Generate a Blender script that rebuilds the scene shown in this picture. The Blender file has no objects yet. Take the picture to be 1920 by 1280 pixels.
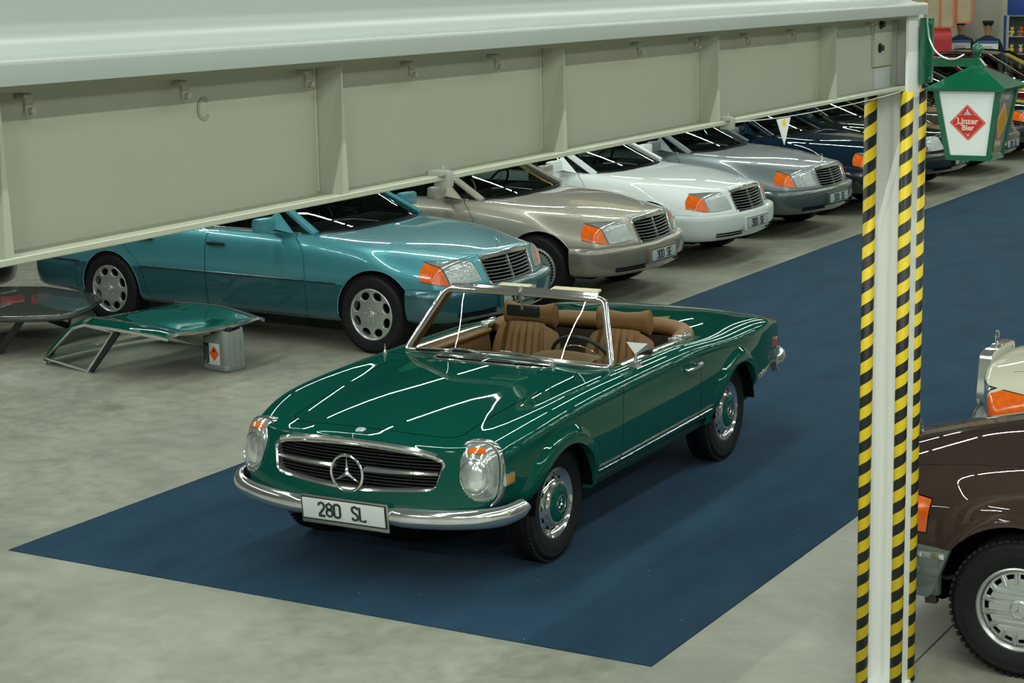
import bpy, bmesh, math, random
import numpy as np
from mathutils import Vector, Matrix
from mathutils.bvhtree import BVHTree
random.seed(4)
PI = math.pi
sc = bpy.context.scene
C = sc.collection

# ---------------------------------------------------------------- camera
CAM = (0.0, 0.0, 3.1936)
PSI, TH, PH = -0.52757, 0.19310, -0.02024
f_ = Vector((math.sin(PSI)*math.cos(TH), math.cos(PSI)*math.cos(TH), -math.sin(TH)))
r_ = Vector((math.cos(PSI), -math.sin(PSI), 0)); u_ = r_.cross(f_)
r2 = r_*math.cos(PH) + u_*math.sin(PH); u2 = -r_*math.sin(PH) + u_*math.cos(PH)
cd = bpy.data.cameras.new('camera'); cam = bpy.data.objects.new('camera', cd); C.objects.link(cam)
cam.matrix_world = Matrix(((r2.x, u2.x, -f_.x, CAM[0]), (r2.y, u2.y, -f_.y, CAM[1]), (r2.z, u2.z, -f_.z, CAM[2]), (0, 0, 0, 1)))
cd.sensor_width = 36; cd.lens = 36*3584.6/1920; cd.clip_start = .05; cd.clip_end = 300
sc.camera = cam

# ---------------------------------------------------------------- world, exposure
w = bpy.data.worlds.new('world'); sc.world = w; w.use_nodes = True
w.node_tree.nodes['Background'].inputs[0].default_value = (.62, .72, .66, 1)
w.node_tree.nodes['Background'].inputs[1].default_value = .05
sc.view_settings.view_transform = 'Standard'; sc.view_settings.look = 'None'
sc.view_settings.gamma = 1; sc.view_settings.use_curve_mapping = False
sc.view_settings.exposure = -0.14
LAMP_W = 115.0          # watts of each tube row segment
LAMP_COL = (.91, 1.0, .89)
LAMP_Z = 6.6
# rows of fluorescent tubes: (x, list of y centres)
LAMP_ROWS = [(-16.0, range(2, 50, 6)), (-11.2, range(-1, 50, 6)), (-6.4, range(-1, 50, 6)), (-1.6, range(-4, 44, 6)), (3.4, range(-4, 44, 6)), (8.4, range(-4, 44, 6))]
for rx, ys in LAMP_ROWS:
    for ry in ys:
        ld = bpy.data.lights.new('tube_light', 'AREA'); ld.shape = 'RECTANGLE'; ld.size = .03; ld.size_y = 5.4
        ld.energy = LAMP_W*(1.3 if rx > 0 else 1.0)*(1.35 if ry < 3 and rx > -8 else 1.0); ld.color = LAMP_COL
        lo = bpy.data.objects.new('tube_light', ld); lo.location = (rx, ry+2, LAMP_Z-.03); C.objects.link(lo)

# row of tilted fill lights added behind the viewer to brighten the column
for rx in (-9, -3.2, 2.6, 8.4):
    ld = bpy.data.lights.new('column_fill_light', 'AREA'); ld.shape = 'RECTANGLE'; ld.size = 1.6; ld.size_y = .03; ld.energy = 260; ld.color = (.97, 1.0, .95)
    lo = bpy.data.objects.new('column_fill_light', ld); lo.location = (rx, -6.5, 7.1); lo.rotation_euler = (math.radians(56), 0, 0); C.objects.link(lo)

# ---------------------------------------------------------------- materials
MATS = {}
def mat(name, col, rough=.5, metal=0., coat=0., noise=.04, nscale=8., bump=0., bscale=60., trans=0., alpha=1., ior=1.45, emit=0., croug=.03, aniso=None):
    if name in MATS: return MATS[name]
    m = bpy.data.materials.new(name); m.use_nodes = True; nt = m.node_tree; b = nt.nodes['Principled BSDF']
    b.inputs['Roughness'].default_value = rough; b.inputs['Metallic'].default_value = metal
    b.inputs['Coat Weight'].default_value = coat; b.inputs['Coat Roughness'].default_value = croug
    b.inputs['IOR'].default_value = ior; b.inputs['Transmission Weight'].default_value = trans; b.inputs['Alpha'].default_value = alpha
    tc = nt.nodes.new('ShaderNodeTexCoord'); no = nt.nodes.new('ShaderNodeTexNoise'); no.inputs['Scale'].default_value = nscale; no.inputs['Detail'].default_value = 4
    nt.links.new(tc.outputs['Object'], no.inputs['Vector'])
    mx = nt.nodes.new('ShaderNodeMix'); mx.data_type = 'RGBA'
    mx.inputs[6].default_value = tuple(max(0, c*(1-noise)) for c in col)+(1,); mx.inputs[7].default_value = tuple(min(1, c*(1+noise)) for c in col)+(1,)
    nt.links.new(no.outputs['Fac'], mx.inputs[0]); nt.links.new(mx.outputs[2], b.inputs['Base Color'])
    if emit:
        nt.links.new(mx.outputs[2], b.inputs['Emission Color']); b.inputs['Emission Strength'].default_value = emit
    if bump:
        n2 = nt.nodes.new('ShaderNodeTexNoise'); n2.inputs['Scale'].default_value = bscale; n2.inputs['Detail'].default_value = 3
        nt.links.new(tc.outputs['Object'], n2.inputs['Vector'])
        bp = nt.nodes.new('ShaderNodeBump'); bp.inputs['Strength'].default_value = bump; bp.inputs['Distance'].default_value = .002
        nt.links.new(n2.outputs['Fac'], bp.inputs['Height']); nt.links.new(bp.outputs[0], b.inputs['Normal'])
    MATS[name] = m; return m
def paint(name, col, metal=0., rough=.35):
    m = mat(name, col, rough=rough, metal=metal, coat=1., noise=.02, nscale=3, croug=.015)
    if metal == 0: m.node_tree.nodes['Principled BSDF'].inputs['Specular IOR Level'].default_value = 0
    return m
def glassmat(name, tint, alpha, rough=.0):
    """thin pane: mix of transparent (tinted) and glossy by fresnel"""
    if name in MATS: return MATS[name]
    m = bpy.data.materials.new(name); m.use_nodes = True; nt = m.node_tree; nt.nodes.clear()
    o = nt.nodes.new('ShaderNodeOutputMaterial'); t = nt.nodes.new('ShaderNodeBsdfTransparent'); g = nt.nodes.new('ShaderNodeBsdfGlossy'); fr = nt.nodes.new('ShaderNodeFresnel'); mx = nt.nodes.new('ShaderNodeMixShader')
    no = nt.nodes.new('ShaderNodeTexNoise'); no.inputs['Scale'].default_value = 2
    cm = nt.nodes.new('ShaderNodeMix'); cm.data_type = 'RGBA'; cm.inputs[6].default_value = tuple(c*alpha for c in tint)+(1,); cm.inputs[7].default_value = tuple(min(1, c*alpha*1.03) for c in tint)+(1,)
    nt.links.new(no.outputs['Fac'], cm.inputs[0]); nt.links.new(cm.outputs[2], t.inputs[0])
    g.inputs['Roughness'].default_value = rough; fr.inputs['IOR'].default_value = 1.5
    nt.links.new(fr.outputs[0], mx.inputs[0]); nt.links.new(t.outputs[0], mx.inputs[1]); nt.links.new(g.outputs[0], mx.inputs[2]); nt.links.new(mx.outputs[0], o.inputs[0])
    MATS[name] = m; return m

CHROME = mat('chrome', (.80, .82, .81), rough=.09, metal=.88, noise=.02)
STEEL = mat('brushed_steel', (.55, .56, .55), rough=.3, metal=1)
ALLOY = mat('silver_alloy', (.52, .55, .54), rough=.32, metal=.75, noise=.03)
RUBBER = mat('tyre_rubber', (.010, .011, .012), rough=.6, noise=.2, bump=.3, bscale=200)
TREAD = mat('tyre_tread', (.035, .036, .033), rough=.75, noise=.3, bump=.8, bscale=120)
BLACK = mat('black_plastic', (.012, .013, .014), rough=.45)
VOID = mat('dark_cavity', (.004, .004, .005), rough=.9)
for m_, s_ in ((VOID, .05), (RUBBER, .25), (TREAD, .2)): m_.node_tree.nodes['Principled BSDF'].inputs['Specular IOR Level'].default_value = s_
TRIMBLK = mat('black_trim', (.02, .022, .024), rough=.3)
LEATHER = mat('tan_leather', (.20, .102, .033), rough=.55, noise=.12, nscale=14, bump=.35, bscale=180)
CARPETB = mat('brown_carpet', (.05, .035, .022), rough=.9, bump=.6)
CREAM = mat('cream_vinyl', (.62, .55, .36), rough=.5)
ORANGE = mat('amber_lens', (.80, .13, .012), rough=.12, coat=1, noise=.35, nscale=30, bump=.5, bscale=60)
REDLENS = mat('red_lens', (.45, .02, .02), rough=.12, coat=1)
LENS = mat('ribbed_lens', (.36, .40, .40), rough=.14, metal=.5, coat=1, noise=.35, nscale=16, bump=.8, bscale=40)
GLASS = glassmat('clear_glass', (.93, 1., .96), .92)
DGLASS = glassmat('tinted_glass', (.50, .60, .55), .8)
WHITEP = mat('plate_white', (.62, .66, .66), rough=.35, noise=.02)
BLACKP = mat('plate_black', (.02, .025, .024), rough=.4)
MIRRORG = mat('mirror_glass', (.8, .8, .8), rough=.02, metal=1)

# ---------------------------------------------------------------- mesh helpers
def mk(name, V, F, m, parent=None, smooth=True, sharp=None, normals=None):
    me = bpy.data.meshes.new(name); me.from_pydata([tuple(v) for v in V], [], [tuple(f) for f in F]); me.update()
    if m is not None: me.materials.append(m)
    if smooth:
        me.polygons.foreach_set('use_smooth', [True]*len(me.polygons))
        if normals is not None: me.normals_split_custom_set_from_vertices(normals)
        else: me.set_sharp_from_angle(angle=math.radians(sharp if sharp else 38))
    o = bpy.data.objects.new(name, me); C.objects.link(o)
    if parent is not None: o.parent = parent
    return o
def tag(o, label=None, cat=None, group=None, kind=None):
    for k, v in (('label', label), ('category', cat), ('group', group), ('kind', kind)):
        if v: o[k] = v
    return o
def empty(name, loc, rz=0., label=None, cat=None, group=None):
    o = bpy.data.objects.new(name, None); C.objects.link(o); o.location = loc; o.rotation_euler = (0, 0, rz); o.empty_display_size = .1
    return tag(o, label, cat, group)
def copy_tree(o, parent=None):
    c = o.copy(); C.objects.link(c); c.parent = parent
    for ch in list(o.children): copy_tree(ch, c)
    return c
def nrm(a):
    a = np.asarray(a, float); n = np.linalg.norm(a, axis=-1, keepdims=True); return a/np.where(n < 1e-12, 1, n)
class MB:
    def __init__(s): s.V = []; s.F = []
    def add(s, V, F):
        o = len(s.V); s.V += [tuple(map(float, v)) for v in V]; s.F += [tuple(i+o for i in f) for f in F]; return s
    def box(s, c, d, rz=0., bev=0., M=None):
        """box centre c, full size d, with optional chamfer"""
        h = [x/2 for x in d]
        if bev <= 0:
            V = [(sx*h[0], sy*h[1], sz*h[2]) for sx in (-1, 1) for sy in (-1, 1) for sz in (-1, 1)]
            F = [(0, 1, 3, 2), (4, 6, 7, 5), (0, 4, 5, 1), (2, 3, 7, 6), (0, 2, 6, 4), (1, 5, 7, 3)]
        else:
            bm = bmesh.new(); bmesh.ops.create_cube(bm, size=1)
            for v in bm.verts: v.co = Vector((v.co.x*d[0], v.co.y*d[1], v.co.z*d[2]))
            bmesh.ops.bevel(bm, geom=list(bm.edges), offset=bev, segments=2, affect='EDGES', profile=.6)
            V = [v.co[:] for v in bm.verts]; bm.verts.index_update(); F = [[v.index for v in f.verts] for f in bm.faces]; bm.free()
        if M is not None: V = [(M @ Vector(v))[:] for v in V]
        cz, sz_ = math.cos(rz), math.sin(rz)
        V = [(c[0]+v[0]*cz-v[1]*sz_, c[1]+v[0]*sz_+v[1]*cz, c[2]+v[2]) for v in V]
        return s.add(V, F)
    def sweep(s, path, prof, out=None, closed=False, cap=True, pclosed=True, scale=None):
        """profile points (a along out, b along binormal) carried along path"""
        P = np.asarray(path, float); n = len(P)
        if closed: T = nrm(np.roll(P, -1, 0)-np.roll(P, 1, 0))
        else: T = nrm(np.gradient(P, axis=0))
        if out is None:
            O = np.zeros_like(P); o = np.array([0, 0, 1.]) if abs(T[0][2]) < .9 else np.array([1., 0, 0])
            for i in range(n):
                o = o-T[i]*(o@T[i]); o = o/np.linalg.norm(o); O[i] = o
        else:
            O = np.broadcast_to(np.asarray(out, float), P.shape).copy(); O = O-T*(O*T).sum(1, keepdims=True); O = nrm(O)
        B = np.cross(T, O); m = len(prof); V = []; F = []
        for i in range(n):
            k = 1 if scale is None else scale[i]
            for a, b in prof: V.append(P[i]+O[i]*a*k+B[i]*b*k)
        N = n if closed else n-1; Mx = m if pclosed else m-1
        for i in range(N):
            for j in range(Mx):
                a, b = i*m+j, i*m+(j+1) % m; c, d = ((i+1) % n)*m+(j+1) % m, ((i+1) % n)*m+j
                F.append((a, b, c, d))
        if cap and not closed and pclosed:
            F.append(tuple(range(m))[::-1]); F.append(tuple((n-1)*m+j for j in range(m)))
        return s.add(V, F)
    def tube(s, path, r, n=8, closed=False, scale=None):
        return s.sweep(path, [(r*math.cos(2*PI*i/n), r*math.sin(2*PI*i/n)) for i in range(n)], closed=closed, scale=scale)
    def lathe(s, prof, c=(0, 0, 0), axis='y', n=32, a0=0, a1=2*PI):
        """prof: (radius, along-axis)"""
        full = abs(a1-a0-2*PI) < 1e-6; N = n if full else n+1; V = []; F = []; m = len(prof)
        for i in range(N):
            a = a0+(a1-a0)*i/n
            for r, h in prof:
                p = {'y': (r*math.cos(a), h, r*math.sin(a)), 'z': (r*math.cos(a), r*math.sin(a), h), 'x': (h, r*math.cos(a), r*math.sin(a))}[axis]
                V.append((p[0]+c[0], p[1]+c[1], p[2]+c[2]))
        for i in range(n):
            for j in range(m-1):
                a, b = i*m+j, i*m+j+1; i2 = (i+1) % N; F.append((a, i2*m+j, i2*m+j+1, b))
        return s.add(V, F)
    def grid(s, fn, nu, nv):
        V = [fn(i/(nu-1), j/(nv-1)) for i in range(nu) for j in range(nv)]
        F = [(i*nv+j, i*nv+j+1, (i+1)*nv+j+1, (i+1)*nv+j) for i in range(nu-1) for j in range(nv-1)]
        return s.add(V, F)
    def prism(s, pts, lo, hi, ax='z'):
        """pts 2d; extruded along ax from lo to hi. ax x: (y,z); y: (x,z); z: (x,y)"""
        def P(a, b, h): return {'x': (h, a, b), 'y': (a, h, b), 'z': (a, b, h)}[ax]
        n = len(pts); V = [P(a, b, lo) for a, b in pts]+[P(a, b, hi) for a, b in pts]
        F = [tuple(range(n))[::-1], tuple(range(n, 2*n))]+[(i, (i+1) % n, n+(i+1) % n, n+i) for i in range(n)]
        return s.add(V, F)
    def xf(s, M, i0=0):
        for i in range(i0, len(s.V)): s.V[i] = (M @ Vector(s.V[i]))[:]
        return s
    def mirrored(s):
        n = len(s.V); s.V += [(x, -y, z) for x, y, z in s.V]; s.F += [tuple(i+n for i in f)[::-1] for f in s.F]; return s
    def build(s, name, m, parent=None, smooth=True, sharp=None, fix=True):
        if fix:
            bm = bmesh.new(); vs = [bm.verts.new(v) for v in s.V]
            for f in s.F:
                try: bm.faces.new([vs[i] for i in f])
                except ValueError: pass
            bmesh.ops.remove_doubles(bm, verts=bm.verts, dist=1e-6)
            bmesh.ops.recalc_face_normals(bm, faces=bm.faces)
            bm.verts.index_update()
            V = [v.co[:] for v in bm.verts]; F = [[v.index for v in f.verts] for f in bm.faces]; bm.free()
            return mk(name, V, F, m, parent, smooth, sharp)
        return mk(name, s.V, s.F, m, parent, smooth, sharp)
def circ(r, n=24, c=(0, 0), a0=0, sq=1.): return [(c[0]+r*math.cos(a0+2*PI*i/n), c[1]+sq*r*math.sin(a0+2*PI*i/n)) for i in range(n)]
def rrect(w, h, r, n=4, c=(0, 0)):
    P = []
    for sx, sy, a in ((1, 1, 0), (-1, 1, PI/2), (-1, -1, PI), (1, -1, 1.5*PI)):
        for i in range(n+1):
            t = a+PI/2*i/n; P.append((c[0]+sx*(w/2-r)+r*math.cos(t), c[1]+sy*(h/2-r)+r*math.sin(t)))
    return P
def spl(P, n=8, closed=False):
    """catmull-rom through points"""
    P = np.asarray(P, float); N = len(P); out = []
    for i in range(N if closed else N-1):
        g = (lambda k: P[k % N]) if closed else (lambda k: P[k] if 0 <= k < N else (2*P[0]-P[1] if k < 0 else 2*P[-1]-P[-2]))
        a, b, c, d = g(i-1), g(i), g(i+1), g(i+2)
        for j in range(n):
            t = j/n; out.append(.5*((2*b)+(c-a)*t+(2*a-5*b+4*c-d)*t*t+(-a+3*b-3*c+d)*t**3))
    if not closed: out.append(P[-1])
    return np.array(out)
def curve_mesh(splines, ext, bev=0., res=1):
    """filled 2d outlines with holes, via a curve: returns verts, faces in XY"""
    cu = bpy.data.curves.new('t', 'CURVE'); cu.dimensions = '2D'; cu.fill_mode = 'BOTH'; cu.extrude = ext; cu.bevel_depth = bev; cu.bevel_resolution = res
    for S in splines:
        sp = cu.splines.new('POLY'); sp.points.add(len(S)-1); sp.use_cyclic_u = True
        for p, q in zip(sp.points, S): p.co = (q[0], q[1], 0, 1)
    return _tomesh(cu)
def _tomesh(cu):
    o = bpy.data.objects.new('t', cu); C.objects.link(o); dg = bpy.context.evaluated_depsgraph_get(); dg.update()
    me = bpy.data.meshes.new_from_object(o.evaluated_get(dg)); V = [v.co[:] for v in me.vertices]; F = [tuple(p.vertices) for p in me.polygons]
    bpy.data.objects.remove(o); bpy.data.meshes.remove(me); bpy.data.curves.remove(cu); return V, F
def text_mesh(body, size=1., ext=.002, bold=0.):
    cu = bpy.data.curves.new('t', 'FONT'); cu.body = body; cu.size = size; cu.extrude = ext; cu.offset = bold; cu.align_x = 'CENTER'; cu.align_y = 'CENTER'; cu.resolution_u = 3
    return _tomesh(cu)
def frame(o, ex, ey, ez):
    M = Matrix.Identity(4)
    for i in range(3): M[i][0] = ex[i]; M[i][1] = ey[i]; M[i][2] = ez[i]; M[i][3] = o[i]
    return M
GL = {'2': [[(0, .78), (.05, .93), (.25, 1), (.43, .93), (.5, .75), (.43, .55), (.05, .12), (0, 0), (.5, 0)]],
      '8': [[(.25, .54), (.45, .62), (.47, .85), (.25, 1), (.03, .85), (.05, .62), (.25, .54), (.48, .42), (.5, .14), (.25, 0), (0, .14), (.02, .42), (.25, .54)]],
      '0': [[(.0, .8), (.05, .94), (.25, 1), (.45, .94), (.5, .8), (.5, .2), (.45, .06), (.25, 0), (.05, .06), (0, .2), (0, .8)]],
      '3': [[(0, .85), (.08, .96), (.25, 1), (.45, .92), (.47, .68), (.3, .54), (.16, .54)], [(.3, .54), (.48, .44), (.5, .16), (.38, .03), (.2, 0), (.05, .06), (0, .18)]],
      'S': [[(.5, .82), (.42, .96), (.25, 1), (.05, .93), (.02, .72), (.12, .58), (.4, .42), (.5, .25), (.42, .06), (.25, 0), (.06, .04), (0, .18)]],
      'L': [[(0, 1), (0, 0), (.46, 0), (.46, .1)]], 'E': [[(.46, 1), (0, 1), (0, 0), (.48, 0)], [(0, .52), (.4, .52)]]}
def glyphs(par, text, M, h, sp=.72, gap=1.05, wd=.11, d=.004):
    W = 0; xs = []
    for ch in text:
        xs.append(W); W += (sp if ch != ' ' else gap-.35)*h
    W -= (sp-.5)*h
    for ch, x0 in zip(text, xs):
        if ch == ' ': continue
        mb = MB()
        for st in GL.get(ch, []):
            P = [((p[0]*h+x0-W/2), (p[1]-.5)*h, 0) for p in st]
            i0 = len(mb.V); mb.sweep(P, [(d, -wd*h/2), (d, wd*h/2), (-d/2, wd*h/2), (-d/2, -wd*h/2)], out=(0, 0, 1)); mb.xf(M, i0)
        mb.build('letter' if ch.isalpha() else 'digit', BLACKP, par)
def pchip(x, y, q):
    x = np.asarray(x, float); y = np.asarray(y, float)
    if x[0] > x[-1]: x = x[::-1]; y = y[::-1]
    h = np.diff(x); dl = np.diff(y)/h; d = np.zeros(len(x))
    for i in range(1, len(x)-1):
        if dl[i-1]*dl[i] > 0:
            w1, w2 = 2*h[i]+h[i-1], h[i]+2*h[i-1]; d[i] = (w1+w2)/(w1/dl[i-1]+w2/dl[i])
    d[0], d[-1] = dl[0], dl[-1]
    q = np.clip(q, x[0], x[-1]); k = np.clip(np.searchsorted(x, q)-1, 0, len(h)-1); t = (q-x[k])/h[k]
    return ((1+2*t)*(1-t)**2*y[k]+t*(1-t)**2*h[k]*d[k]+t*t*(3-2*t)*y[k+1]+t*t*(t-1)*h[k]*d[k+1])
def sstep(a, b, x): t = np.clip((np.asarray(x, float)-a)/(b-a), 0, 1); return t*t*(3-2*t)
def star_mb(R, r=.06, d=.02):
    """three pointed star in a ring, in XZ plane facing +y, unit radius R"""
    mb = MB(); mb.tube([(R*math.cos(a), 0, R*math.sin(a)) for a in np.linspace(0, 2*PI, 29)[:-1]], r*R, 8, closed=True)
    for k in range(3):
        a = PI/2+k*2*PI/3; e = (math.cos(a), math.sin(a)); p = (-e[1], e[0]); V = [(e[0]*R*.97, 0, e[1]*R*.97)]
        b = .13*R
        e2 = (math.cos(a+PI/3), math.sin(a+PI/3)); e3 = (math.cos(a-PI/3), math.sin(a-PI/3))
        V += [(e2[0]*b, 0, e2[1]*b), (e3[0]*b, 0, e3[1]*b), (0, d, 0), (0, -d*.3, 0)]
        mb.add(V, [(0, 1, 3), (0, 3, 2), (0, 4, 1), (0, 2, 4)])
    return mb
from mathutils.interpolate import poly_3d_calc
# ---------------------------------------------------------------- car body builder
class Body:
    """half body (y>=0) lofted through lengthwise curves, then cut into panels"""
    def __init__(s, K, curves, bend, lean=.0, nx=110, ns=5, rf=.03, rr=.03, smooth=4, rbend=None):
        K = np.array(K, float); xs = np.concatenate([np.linspace(K.max(), K.min(), nx)])
        nc = len(curves); S = []
        for x in xs:
            py = np.array([pchip(K, c[0], x) for c in curves]); pz = np.array([pchip(K, c[1], x) for c in curves])
            t = np.r_[0, np.cumsum(np.hypot(np.diff(py), np.diff(pz))+1e-6)]
            tt = np.concatenate([np.linspace(t[i], t[i+1], ns+1)[:-1] for i in range(nc-1)]+[[t[-1]]])
            S.append(np.stack([np.full(len(tt), x), pchip(t, py, tt), pchip(t, pz, tt)], -1))
        G = np.array(S)
        for it_ in range(smooth*3):
            H = G.copy()
            if it_ % 3 == 0: H[:, 1:-1, 1:] = (G[:, :-2, 1:]+2*G[:, 1:-1, 1:]+G[:, 2:, 1:])/4
            # even reflection across the centreline keeps the crown smooth
            if it_ % 3 == 0: H[:, 0, 2] = (G[:, 0, 2]+G[:, 1, 2])/2
            G = H
            H = G.copy(); H[1:-1, :, 1:] = (G[:-2, :, 1:]+2*G[1:-1, :, 1:]+G[2:, :, 1:])/4; G = H
        def capround(sec, sgn, r):
            out = []
            T = np.gradient(sec[:, 1:], axis=0); T = nrm(T); N = np.stack([-T[:, 1], T[:, 0]], -1)  # inward?
            cz = sec[:, 2].mean(); cy = .2
            if ((N*(np.array([cy, cz])-sec[:, 1:])).sum(1)).mean() < 0: N = -N
            N[0] = (0, -1); N[-1] = (0, 1)
            for th in (25, 50, 72, 90):
                a = math.radians(th); q = sec.copy(); q[:, 1:] += N*r*(1-math.cos(a)); q[:, 0] += sgn*r*math.sin(a); q[0, 1] = q[-1, 1] = 0; out.append(q)
            return out
        fr = capround(G[0], 1, rf)[::-1]; rr_ = capround(G[-1], -1, rr)
        G = np.array(fr+list(G)+rr_); n, m = G.shape[:2]
        V = G.reshape(-1, 3).tolist(); F = []
        for i in range(n-1):
            for j in range(m-1): F.append((i*m+j, i*m+j+1, (i+1)*m+j+1, (i+1)*m+j))
        R = 12; hm = (m-1)//2
        for base, flip in ((0, 0), ((n-1)*m, 1)):
            rows = []
            for j in range(hm):
                a = np.array(V[base+j]); b = np.array(V[base+m-1-j]); row = [base+j]
                for k in range(1, R):
                    t = k/R; V.append((a*(1-t)+b*t).tolist()); row.append(len(V)-1)
                row.append(base+m-1-j); rows.append(row)
            for a, b in zip(rows[:-1], rows[1:]):
                for k in range(R):
                    f = (a[k], b[k], b[k+1], a[k+1]); F.append(f if not flip else f[::-1])
            a = rows[-1]
            for k in range(R):
                f = (a[k], base+hm, a[k+1]); F.append(f if not flip else f[::-1])
        V = np.array(V); V[:, 0] += bend(V)
        bm = bmesh.new(); vs = [bm.verts.new(v) for v in V]
        for f in F: bm.faces.new([vs[i] for i in f])
        bmesh.ops.remove_doubles(bm, verts=bm.verts, dist=1e-5)
        for v in bm.verts:
            if abs(v.co.y) < 1e-4: v.co.y = 0
        bmesh.ops.recalc_face_normals(bm, faces=bm.faces)
        bm.normal_update()
        top = max(bm.faces, key=lambda f: f.calc_center_median().z)
        if top.normal.z < 0: bmesh.ops.reverse_faces(bm, faces=bm.faces)
        bm.normal_update(); bm.verts.ensure_lookup_table(); bm.faces.ensure_lookup_table()
        s.bm = bm
        s.bvh = BVHTree.FromBMesh(bm)
        bm.verts.index_update()
        s.ref = [([v.index for v in f.verts]) for f in bm.faces]; s.rv = [v.co.copy() for v in bm.verts]; s.rn = []
        for v in bm.verts:
            nn = v.normal.copy()
            if v.co.y == 0: nn.y = 0; nn.normalize()
            s.rn.append(nn)
        s.used = set(); s.parts = {}
        s.lay = bm.faces.layers.int.new('part')
    def nat(s, p):
        """smooth normal of the uncut surface nearest to p"""
        sg = -1 if p[1] < -1e-6 else 1
        q = Vector((p[0], abs(p[1]), p[2])); co, no, i, d = s.bvh.find_nearest(q)
        if i is None: return Vector((0, 0, 1))
        acc = Vector(); vs = s.ref[i]; ws = []
        for k, wgt in zip(vs, poly_3d_calc([s.rv[k] for k in vs], co)): acc += s.rn[k]*wgt
        acc.normalize(); return Vector((acc.x, acc.y*sg, acc.z))
    def sy(s, x, z, default=None):
        h = s.bvh.ray_cast(Vector((x, 3, z)), Vector((0, -1, 0))); return h[0].y if h[0] else default
    def sz(s, x, y, default=None):
        h = s.bvh.ray_cast(Vector((x, abs(y), 3)), Vector((0, 0, -1))); return h[0].z if h[0] else default
    def sx(s, y, z, sgn=1, default=None):
        h = s.bvh.ray_cast(Vector((4*sgn, abs(y), z)), Vector((-sgn, 0, 0))); return h[0].x if h[0] else default
    def cut(s, poly, ax, cond=None, name=None, closed=True):
        bm = s.bm; a, b = ax; lay = s.lay; n = len(poly)
        for i in range(n if closed else n-1):
            p, q = Vector(poly[i]), Vector(poly[(i+1) % n]); d = q-p
            if d.length < 1e-6: continue
            lo = [min(p[k], q[k])-.002 for k in (0, 1)]; hi = [max(p[k], q[k])+.002 for k in (0, 1)]
            no = Vector((0, 0, 0)); no[a] = -d[1]; no[b] = d[0]; co = Vector((0, 0, 0)); co[a] = p[0]; co[b] = p[1]; no.normalize()
            sel = []
            for f in bm.faces:
                va = [v.co[a] for v in f.verts]
                if min(va) > hi[0] or max(va) < lo[0]: continue
                vb = [v.co[b] for v in f.verts]
                if min(vb) > hi[1] or max(vb) < lo[1]: continue
                if cond and not cond(f.calc_center_median()): continue
                sel.append(f)
            if not sel: continue
            es = set(e for f in sel for e in f.edges); vs = set(v for f in sel for v in f.verts)
            bmesh.ops.bisect_plane(bm, geom=sel+list(es)+list(vs), dist=1e-5, plane_co=co, plane_no=no)
        if name is None: return
        k = s.parts.setdefault(name, len(s.parts)+1)
        for f in bm.faces:
            c = f.calc_center_median()
            if f[lay] == 0 and (cond is None or cond(c)) and inside(poly, c[a], c[b]): f[lay] = k
    def seam(s, poly, ax, w, cond, name):
        """panel with a narrow recessed joint round it; w inset width"""
        P2 = inset(poly, w); s.cut(P2, ax, cond); s.cut(poly, ax, cond); lay = s.lay
        k = s.parts.setdefault(name, len(s.parts)+1); ks = s.parts.setdefault('_seam', len(s.parts)+1)
        a, b = ax
        for f in s.bm.faces:
            c = f.calc_center_median()
            if f[lay] or not cond(c): continue
            if inside(P2, c[a], c[b]): f[lay] = k
            elif inside(poly, c[a], c[b]): f[lay] = ks
    def out(s, name, obname, m, parent, side='join', push=0., cond=None):
        k = s.parts.get(name, 0) if name else 0
        if name and name not in s.parts: return None
        fs = [f for f in s.bm.faces if f[s.lay] == k and (cond is None or cond(f.calc_center_median()))]
        if not fs: return None
        idx = {}; V = []; F = []; N = []
        for f in fs:
            t = []
            for v in f.verts:
                if v.index not in idx or V[idx[v.index]] is None: pass
                key = v
                if key not in idx: idx[key] = len(V); n = s.nat(v.co); V.append(v.co+n*push); N.append(n)
                t.append(idx[key])
            F.append(t)
        res = []
        def mir(V, F, N): return [Vector((v.x, -v.y, v.z)) for v in V], [f[::-1] for f in F], [Vector((n.x, -n.y, n.z)) for n in N]
        if side == 'join':
            V2, F2, N2 = mir(V, F, N); o = len(V)
            mp = {i: (i if abs(V[i].y) < 1e-6 else None) for i in range(o)}; VV = list(V); NN = list(N)
            for i in range(o):
                if mp[i] is None: mp[i] = len(VV); VV.append(V2[i]); NN.append(N2[i])
            FF = F+[[mp[i] for i in f] for f in F2]
            res.append(mk(obname, VV, FF, m, parent, normals=[tuple(n) for n in NN]))
        else:
            if side in ('two', 'left'): res.append(mk(obname, V, F, m, parent, normals=[tuple(n) for n in N]))
            if side in ('two', 'right'):
                V2, F2, N2 = mir(V, F, N); res.append(mk(obname, V2, F2, m, parent, normals=[tuple(n) for n in N2]))
        return res
    def strip(s, pts, mode, prof, lift=.0, sub=6, mirror=True):
        """trim laid on the side ('y'), top ('z') or front ('x'); pts 2d"""
        P = np.asarray(pts, float); Q = []
        for i in range(len(P)-1):
            for t in np.linspace(0, 1, sub+1)[:-1]: Q.append(P[i]*(1-t)+P[i+1]*t)
        Q.append(P[-1]); path = []; nn = []
        for a, b in Q:
            if mode == 'y': y = s.sy(a, b); p = None if y is None else (a, y, b)
            elif mode == 'z': z = s.sz(a, b); p = None if z is None else (a, b, z)
            else: x = s.sx(a, b); p = None if x is None else (x, a, b)
            if p is None: continue
            n = s.nat(p); path.append(Vector(p)+n*lift); nn.append(n[:])
        mb = MB()
        if len(path) > 1: mb.sweep([p[:] for p in path], prof, out=nn)
        if mirror: mb.mirrored()
        return mb
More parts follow.
